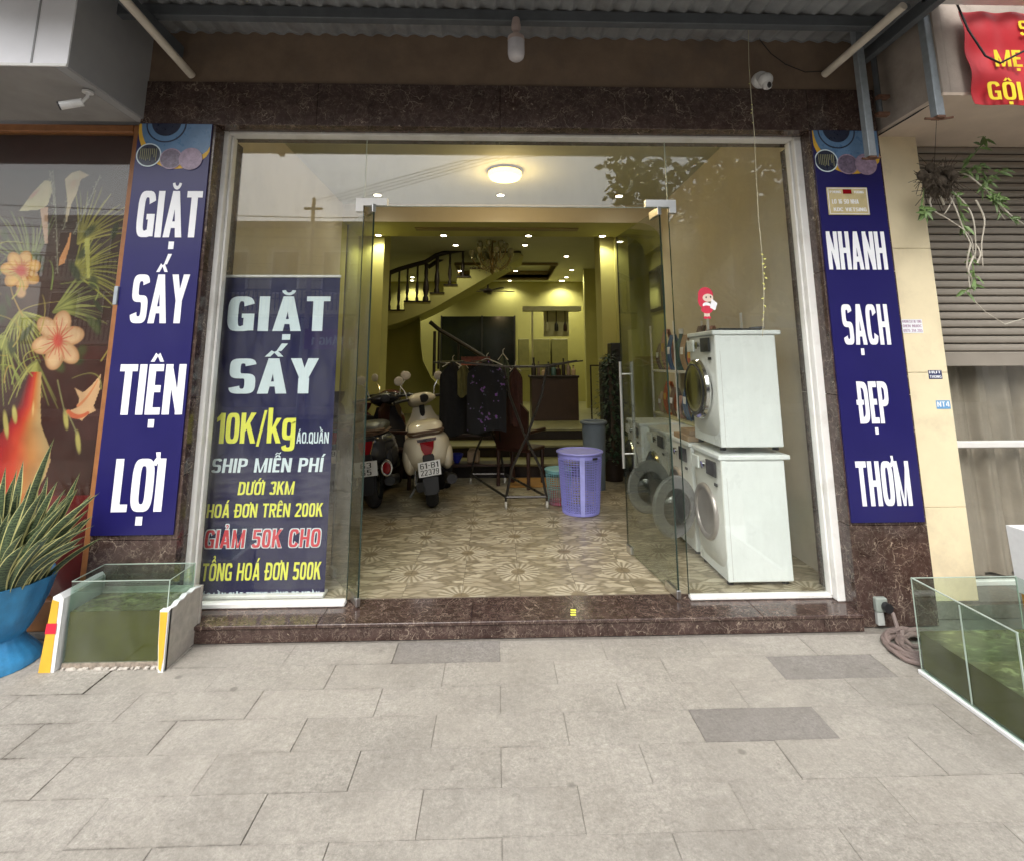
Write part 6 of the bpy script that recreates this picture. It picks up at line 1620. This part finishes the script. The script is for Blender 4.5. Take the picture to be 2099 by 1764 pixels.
def furniture():
    t = thing('wooden_table', 'dark red brown wooden table behind the drying rack', 'table', (-.35, 7.0, FZ))
    MB().box(-.75, .25, 6.78, 7.08, .66, .70, .006).build('tabletop', 'wood_red', t)
    for x in (-.70, .20):
        for y in (6.81, 7.05): MB().lathe([(.03, 0), (.035, .1), (.022, .25), (.04, .4), (.03, .56)], (x, y, FZ+.001), 10).build('leg', 'wood_red', t, True)
    MB().box(-.7, .2, 6.8, 7.06, .30, .33, .004).build('lower_shelf', 'wood_red', t)
    def chair(x, y, rz, lab):
        c = thing('carved_chair', lab, 'chair', (x, y, FZ), 'carved wooden chairs')
        T = Matrix.Translation((x, y, FZ))@Matrix.Rotation(rz, 4, 'Z')
        def mk(nm, f, sm=False):
            k = MB(); k.T = T; f(k); k.build(nm, 'wood_red', c, sm)
        mk('seat', lambda k: k.box(-.24, .24, -.22, .22, .42, .46, .01))
        for sx in (-1, 1):
            for sy in (-1, 1): mk('leg', lambda k: k.lathe([(.025, 0), (.02, .2), (.03, .42)], (sx*.21, sy*.19, .001), 8), True)
        mk('backrest', lambda k: k.prism([(-.22, .2, .46), (.22, .2, .46), (.24, .22, .9), (.12, .23, 1.02), (0, .24, 1.08), (-.12, .23, 1.02), (-.24, .22, .9)], (0, .04, 0)))
        for sx in (-1, 1): mk('armrest', lambda k: k.box(sx*.24-.025, sx*.24+.025, -.2, .22, .64, .68, .008))
    chair(-1.15, 6.75, 1.2, 'carved dark wooden chair partly behind the white scooter'); chair(.30, 6.72, 2.6, 'carved dark wooden chair behind the rack legs')
    b = P(936, 930, y=6.85); o = thing('blue_bowl', 'small deep blue bowl on the lower table shelf', 'bowl', (b.x, 6.9, .33))
    MB().lathe([(.03, 0), (.075, .08), (.08, .11), (.07, .11), (.02, .02)], (b.x, 6.9, .332), 20).build('bowl_body', mat('cobalt plastic', (.02, .03, .30), .4), o, True)
    MB().ring((b.x, 6.9, .44), .078, .006, 20, 6).build('rim', mat('cobalt rim', (.03, .05, .38), .4), o, True)
    random.seed(31)
    for i, (x, y, z, m, lab) in enumerate(((-.55, 6.9, .7005, 'wood_red', 'reddish carved box on the wooden table'), (-.3, 6.93, .7005, 'tan', 'tan box on the wooden table'), (-.05, 6.9, .7005, 'brown_pack', 'brown bag on the wooden table near the rack'), (-.3, 6.93, .3305, 'tan', 'tan sack on the lower shelf of the wooden table'))):
        o = thing('box' if i < 2 else 'bag', lab, 'box' if i < 2 else 'bag', (x, y, z)); MB().box(x-.08, x+.08, y-.07, y+.07, z, z+.11+.04*(i % 2), .02).build('body', m, o); MB().box(x-.06, x+.06, y-.05, y+.05, z+.111+.04*(i % 2), z+.13+.04*(i % 2), .006).build('lid', m, o)
    o = MB().box(.15, .85, 6.55, 7.05, FZ+.0008, FZ+.010, .003).build('door_mat', mat('orange mat', (.36, .18, .04), .9, 0, .2, 30)); tag(o, 'thin orange mat on the floor at the foot of the steps', 'mat')
furniture()
def bags():
    for i, (x, y, h, w, m, lab) in enumerate(((-1.72, 6.78, .95, .2, 'moto_red', 'tall dark red laundry sack behind the black scooter'), (-1.38, 6.9, .80, .18, 'scooter_band', 'brown laundry sack between the parked scooters'), (-.72, 6.62, .62, .17, 'cloth_black', 'black laundry sack beside the carved chair'), (-1.98, 6.55, 1.1, .16, 'wood_red', 'tall narrow dark sack against the left wall'))):
        o = thing('laundry_sack', lab, 'sack', (x, y, FZ), 'laundry sacks')
        mm = mat('sack cloth', {0: (.10, .015, .015), 1: (.06, .035, .02), 2: (.008, .008, .01), 3: (.03, .012, .01)}[i], .9, 0, .4, 9)
        pr = [(w*.8, 0), (w, h*.12), (w*1.05, h*.4), (w*.9, h*.7), (w*.45, h*.88), (w*.25, h*.93)]
        MB().lathe(pr, (x, y, FZ+.001), 26, 'z', lambda q, a: .018*sin(5*a+q*1.3+i)+.01*sin(11*a-q)).build('sack_body', mm, o, True)
        MB().lathe([(w*.25, h*.93), (w*.4, h*.98), (w*.5, h*1.04), (w*.3, h*1.02)], (x, y, FZ+.001), 22, 'z', lambda q, a: .02*sin(6*a)).build('tied_neck', mm, o, True)
bags()

# ============================================================ SCOOTERS
def wheel(k_tyre, c, R, w):
    pr = []
    for i in range(13):
        a = -pi*.85+pi*1.7*i/12; pr.append((R-w/2+w/2*cos(a), w/2*sin(a)))
    k_tyre.lathe(pr, c, 40, 'x')
def scooter(name, label, base, heading, lean, body, plate_txt, seatm='scooter', steer=.3, extra=None, kindg='motorbikes in the shop'):
    t = thing(name, label, 'scooter', base, kindg)
    T = Matrix.Translation(base)@Matrix.Rotation(heading, 4, 'Z')@Matrix.Rotation(lean, 4, 'Y')@Matrix.Diagonal((1.17, 1.0, 1.03, 1))
    def mk(nm, m, f, par=t, sm=True, ang=40, T2=None):
        k = MB(); k.T = T if T2 is None else T2; f(k); return k.build(nm, m, par, sm, ang=ang)
    # y=0 at the rear axle, machine points to +y
    R = .235
    wr = mk('rear_wheel', 'steel', lambda k: k.lathe([(.03, -.05), (.14, -.03), (.15, 0), (.14, .03), (.03, .05)], (0, 0, R), 30, 'x'))
    mk('tyre', 'rubber', lambda k: wheel(k, (0, 0, R), R, .115), wr)
    wf = mk('front_wheel', 'steel', lambda k: k.lathe([(.03, -.04), (.15, -.02), (.15, .02), (.03, .04)], (0, 1.28, R), 30, 'x'))
    mk('tyre', 'rubber', lambda k: wheel(k, (0, 1.28, R), R, .10), wf)
    mk('rear_mudguard', 'black', lambda k: k.sheet(lambda a, b: ((a-.5)*.13, -.29*sin(.35+b*1.35), R+.29*cos(.35+b*1.35)), 4, 8, (0, 0, .006)))
    # rear body: wide cheeks narrowing to the tail
    mk('rear_body', body, lambda k: k.loft([(-.33, 0, .63, .085, .07, 3), (-.31, 0, .62, .125, .11, 3), (-.24, 0, .60, .165, .16, 2.8), (-.10, 0, .575, .205, .20, 2.6), (.06, 0, .56, .215, .205, 2.6), (.22, 0, .56, .195, .18, 2.8), (.42, 0, .54, .15, .15, 3), (.58, 0, .48, .12, .12, 3)], 32))
    mk('side_cheek', body, lambda k: k.ball((-.165, .02, .50), (.065, .25, .155), 20, 12)); mk('side_cheek', body, lambda k: k.ball((.165, .02, .50), (.065, .25, .155), 20, 12))
    mk('seat', seatm, lambda k: k.loft([(-.27, 0, .765, .11, .03), (-.22, 0, .785, .145, .05), (-.05, 0, .80, .16, .062), (.15, 0, .795, .155, .062), (.32, 0, .765, .13, .055), (.50, 0, .745, .095, .05), (.56, 0, .73, .06, .03)], 28))
    mk('seat_band', 'scooter_band', lambda k: k.loft([(-.285, 0, .75, .10, .016), (-.235, 0, .755, .15, .02), (-.05, 0, .755, .172, .022), (.25, 0, .745, .155, .02), (.3, 0, .74, .12, .02)], 28))
    mk('grab_rail', 'scooter_band', lambda k: k.tube([(-.13, -.10, .775), (-.15, -.24, .785), (-.09, -.335, .79), (.09, -.335, .79), (.15, -.24, .785), (.13, -.10, .775)], .013, 8))
    # tail light panel
    tl = mk('tail_light', 'light_red', lambda k: k.prism([(-.062, -.335, .695), (.062, -.335, .695), (.052, -.343, .63), (.03, -.34, .575), (-.03, -.34, .575), (-.052, -.343, .63)], (0, .03, 0)), sm=False)
    mk('tail_panel', 'chrome' if body == 'scooter' else 'black', lambda k: k.prism([(-.085, -.332, .725), (.085, -.332, .725), (.078, -.335, .697), (-.078, -.335, .697)], (0, .02, 0)), sm=False)
    for s_ in (-1, 1):
        mk('indicator', 'amber', lambda k: k.prism([(s_*.068, -.331, .69), (s_*.095, -.315, .69), (s_*.055, -.325, .565), (s_*.036, -.332, .57)], (0, .02, 0)), sm=False)
    # plate on its bracket
    mk('plate_bracket', 'black', lambda k: k.box(-.05, .05, -.335, -.27, .36, .58, .01), sm=False)
    pl = mk('number_plate', 'plate', lambda k: k.box(-.095, .095, -.362, -.358, .375, .515, .004), sm=False)
    for i, s_ in enumerate(plate_txt):
        w, qs = text_quads(s_, .12, .13, .12); k = MB(); k.T = T; z1 = .503-i*.064; hh = .052; kx = .155/w
        if len(s_) < 4: kx = .09/w
        for q in qs:
            k.prism([(-.5*w*kx+px*kx, -.3625, z1-hh+py*hh) for px, py in q], (0, .0005, 0))
        k.build('plate_letters', 'print_black', pl)
    mk('mud_flap', 'black', lambda k: k.prism([(-.055, -.335, .37), (.055, -.335, .37), (.045, -.36, .20), (-.045, -.36, .20)], (0, .006, 0)), sm=False)
    mk('exhaust', 'black', lambda k: k.tube([(.16, .35, .22), (.17, .1, .23), (.18, -.20, .29), (.182, -.30, .30)], [.03, .05, .055, .045], 14))
    mk('engine', 'black', lambda k: k.loft([(-.06, -.09, .22, .04, .05), (.1, -.09, .24, .06, .09), (.35, -.08, .26, .07, .08), (.5, -.04, .3, .05, .05)], 16))
    mk('shock_absorber', 'chrome', lambda k: k.tube([(-.13, -.03, .24), (-.12, .0, .5)], .022, 10))
    mk('side_stand', 'steel', lambda k: k.tube([(-.08, .45, .22), (-.20, .42, .03)], .012, 8))
    mk('floorboard', 'black', lambda k: k.loft([(.5, 0, .30, .12, .04, 4), (.75, 0, .28, .15, .035, 4), (.95, 0, .33, .13, .04, 4)], 20))
    mk('leg_shield', body, lambda k: k.sheet(lambda a, b: ((2*a-1)*(.15+.06*sin(pi*min(1, b*1.15)))*(1-.35*max(0, b-.7)/.3), .88+.30*b*.5+.05*(1-(2*a-1)**2), .30+.62*b), 14, 12, (0, .03, 0)))
    mk('front_mudguard', body, lambda k: k.loft([(1.02, 0, .42, .03, .03), (1.12, 0, .46, .06, .07), (1.28, 0, .47, .07, .07), (1.42, 0, .43, .05, .05), (1.5, 0, .38, .02, .02)], 16))
    mk('steering_column', 'black', lambda k: k.tube([(0, 1.18, .45), (0, 1.04, .95)], .03, 10))
    # handlebar unit, turned
    T2 = T@Matrix.Translation((0, 1.02, 0))@Matrix.Rotation(steer, 4, 'Z')
    mk('headset', body, lambda k: k.loft([(-.08, 0, 1.02, .10, .02), (-.055, 0, 1.02, .15, .05), (0, 0, 1.02, .16, .075), (.07, 0, 1.0, .13, .085), (.12, 0, .99, .08, .07), (.14, 0, .99, .04, .04)], 24, 2.4), T2=T2)
    mk('speedometer', 'black', lambda k: k.lathe([(0, -.094), (.045, -.09), (.055, -.07)], (0, 0, 1.025), 24, 'y'), T2=T2)
    for s_ in (-1, 1):
        mk('handle_grip', 'black', lambda k: k.tube([(s_*.13, -.0, 1.03), (s_*.24, -.03, 1.03), (s_*.34, -.06, 1.02)], .018, 10), T2=T2)
        mk('brake_lever', 'chrome', lambda k: k.tube([(s_*.15, .03, 1.04), (s_*.33, .03, 1.02)], .006, 6), T2=T2)
        mr = mk('mirror', 'mirror_glass', lambda k: k.ball((s_*.24, .0, 1.27), (.055, .018, .055), 20, 12), T2=T2)
        mk('mirror_stalk', 'chrome', lambda k: k.tube([(s_*.16, .0, 1.04), (s_*.18, .01, 1.14), (s_*.235, .008, 1.23)], .006, 8), mr, T2=T2)
    if extra: extra(mk)
    return t
q = P(885, 1044, z=FZ)
scooter('scooter', 'cream white scooter leaning on its stand, rear plate 61-B1 22379', (q.x, q.y+.12, FZ+.001), .16, -.13, 'scooter', ['61-B1', '22379'], steer=.45)
q = P(768, 1046, z=FZ)
def moto_extra(mk):
    mk('exhaust_tip', 'chrome', lambda k: k.ring((.17, -.34, .43), .042, .008, 24, 8, 'y', 1, 1.6))
    mk('exhaust_core', 'light_red', lambda k: k.ball((.17, -.335, .43), (.036, .01, .055), 14, 8))
scooter('scooter', 'black scooter beside the left door leaf, mostly hidden, with an oval exhaust tip', (q.x-.02, q.y+.12, FZ+.001), .05, -.10, 'moto_black', ['63', '65'], seatm='black', steer=.2, extra=moto_extra)
scooter('scooter', 'dark red scooter parked behind the white scooter in the dark', (-1.72, 6.40, FZ+.001), -.30, -.08, 'moto_red', ['59'], seatm='black', steer=-.3)

# ============================================================ ACROSS THE STREET (seen mirrored in the glass)
def street():
    def house(x0, x1, y, z1, m, lab, nfl, nw, awn=None):
        t = thing('town_house', lab, 'house', ((x0+x1)/2, y, 0))
        MB().box(x0, x1, y-8, y, -.1, z1).build('wall', m, t)
        MB().box(x0-.1, x1+.1, y-8.1, y+.15, z1, z1+.25).build('parapet', 'grey_wall', t)
        fh = z1/nfl; w = (x1-x0)/nw
        for f in range(1, nfl):
            for i in range(nw):
                a = x0+w*(i+.22); b = x0+w*(i+.78); z = fh*f+.8
                o = MB().box(a, b, y+.001, y+.06, z, z+fh*.5).build('window', 'alu', t); MB().box(a+.07, b-.07, y+.061, y+.07, z+.07, z+fh*.5-.07).build('pane', 'window_dark', o)
            MB().box(x0+.1, x1-.1, y+.001, y+.75, fh*f-.02, fh*f+.1).build('balcony', m, t)
            k = MB()
            for i in range(int((x1-x0-.3)/.16)): k.box(x0+.15+i*.16, x0+.18+i*.16, y+.70, y+.73, fh*f+.1, fh*f+.85)
            k.box(x0+.1, x1-.1, y+.69, y+.74, fh*f+.85, fh*f+.9); k.build('railing', 'beamsteel', t)
        MB().box(x0+.3, x1-.3, y+.001, y+.05, 0, fh-.6).build('shop_opening', 'dark', t)
        MB().box(x0+.2, x1-.2, y+.02, y+.3, fh-.55, fh-.1).build('shop_sign', awn or 'photo_blue', t)
    house(-17, -11.2, -12.5, 6.9, 'facade_grey', 'grey house across the street at the far left of the row', 3, 3, 'print_red')
    house(-11, -5.2, -12.5, 6.75, 'facade_olive', 'olive yellow house across the street with red shop sign', 2, 3, 'navy2')
    house(-5, -.2, -12.5, 6.55, 'facade_olive', 'olive yellow house across the street facing the left pane', 2, 3, 'navy2')
    house(0, 5.5, -12.5, 6.4, 'facade_grey', 'low grey house across the street facing the door', 2, 3, 'print_red')
    house(5.7, 12, -12.5, 6.8, 'facade_olive', 'olive yellow house across the street behind the tree', 2, 3, 'photo_blue')
    house(12.2, 19, -12.5, 7.4, 'facade_grey', 'tall grey house across the street at the far right', 3, 3, 'photo_blue')
    # opening banner
    b = thing('street_banner', 'purple banner reading KHAI TRUONG MUA 3 TANG strung across the street side', 'banner', (-3.4, -7, 2))
    MB().box(-5.2, -1.9, -7.01, -7.0, 1.95, 2.5).build('cloth', mat('purple banner', (.16, .02, .16), .5), b)
    def rear_letters(s, x0, x1, z0, z1):
        w, qs = text_quads(s); kx = (x1-x0)/w; k = MB()
        for i, q in enumerate(qs): k.prism([(x1-px*kx, -6.998+i % 5*.0001, z0+py*(z1-z0)) for px, py in q], (0, .002, 0))
        k.build('letters', 'print_pale', b)
    rear_letters('MUA 3 TẶNG 1', -5.0, -3.2, 2.07, 2.28); rear_letters('KHAI TRƯƠNG', -3.1, -2.0, 2.25, 2.42)
    for x in (-5.3, -1.8): 
        o = MB().tube([(x, -7.05, -.13), (x, -7.05, 2.8)], .04, 8).build('banner_post', 'galv'); tag(o, 'thin post holding the %s end of the purple banner' % ('left' if x < -3 else 'right'), 'post')
    # pole and cables
    p = thing('utility_pole', 'concrete utility pole on the far pavement', 'utility pole', (-6.2, -9.8, -.13))
    MB().tube([(-6.2, -9.8, -.13), (-6.2, -9.8, 7.1)], [.10, .06], 12).build('shaft', 'side_wall', p, True)
    MB().box(-6.5, -5.9, -9.86, -9.74, 6.7, 6.76).build('crossarm', 'beamsteel', p)
    random.seed(17)
    for i in range(13):
        z = 4.0+.2*i+random.uniform(-.1, .1); y = -9.8+random.uniform(-.3, .3); sag = random.uniform(.3, .9); k = MB()
        k.tube([(-22+44*q/16, y, z+1.2*abs(q/16-.36)-sag*4*(q/16)*(1-q/16)*.5) for q in range(17)], .007+.008*(i % 3 == 0), 5)
        tag(k.build('street_cable', 'cable'), 'black street cable across the road, ' + ['lowest', 'second lowest', 'third lowest', 'fourth lowest', 'fifth lowest', 'sixth lowest', 'middle one', 'sixth highest', 'fifth highest', 'fourth highest', 'third highest', 'second highest', 'highest'][i]+' of the bundle', 'cable', 'cables along the street')
    for i in range(4):
        k = MB(); k.tube([(-6.2+.4*i, -9.8, 7.0), (-1+.8*i, -6.2, 7.0+.15*i), (6+.9*i, -2.2, 5.9+.2*i)], .008, 5); tag(k.build('overhead_cable', 'cable'), ['leftmost', 'second', 'third', 'rightmost'][i]+' of the four black cables crossing above the road towards the shop', 'cable', 'cables over the road')
    # street tree at the right
    def tree(c, H, R, lab, n, seed):
        random.seed(seed); t = thing('street_tree', lab, 'tree', c, 'street trees'); c = Vector(c)
        MB().tube([c, c+Vector((.08, 0, H*.25)), c+Vector((-.05, .05, H*.5)), c+Vector((.05, 0, H*.8))], [.16, .13, .10, .04], 10).build('trunk', 'bark', t, True)
        br = []
        for i in range(16):
            a = random.uniform(0, 2*pi); z = H*random.uniform(.35, .72); L = R*random.uniform(.6, 1.0); e = c+Vector((cos(a)*L, sin(a)*L, z+H*.16*random.uniform(.3, 1.6))); s_ = c+Vector((0, 0, z))
            MB().tube([s_, s_.lerp(e, .5)+Vector((0, 0, .15)), e], [.05, .03, .012], 6).build('limb', 'bark', t, True); br.append((s_, e))
        k = MB()
        cl = []
        for s_, e in br:
            for _ in range(5): cl.append(s_.lerp(e, random.uniform(.45, 1.1))+Vector((random.gauss(0, .3), random.gauss(0, .3), random.gauss(0, .25))))
        for _ in range(n):
            q = random.choice(cl); p = q+Vector((random.gauss(0, .30), random.gauss(0, .30), random.gauss(0, .22))); L = random.uniform(.18, .34); d = Vector((random.gauss(0, 1), random.gauss(0, 1), random.gauss(-.5, .6))).normalized(); s_ = d.cross(Vector((random.gauss(0, 1), random.gauss(0, 1), 1))).normalized()*L*.30
            k.add([p, p+d*L*.45+s_, p+d*L, p+d*L*.5-s_], [(0, 1, 2, 3)])
        k.build('crown', 'tree_leaf', t, kind='stuff')
    tree((5.0, -3.2, 0), 6.7, 2.7, 'street tree with loose leafy crown on the near kerb at right', 9000, 5)
    tree((8.6, -3.4, 0), 7.6, 2.7, 'street tree farther right along the near kerb', 12000, 8)
street()
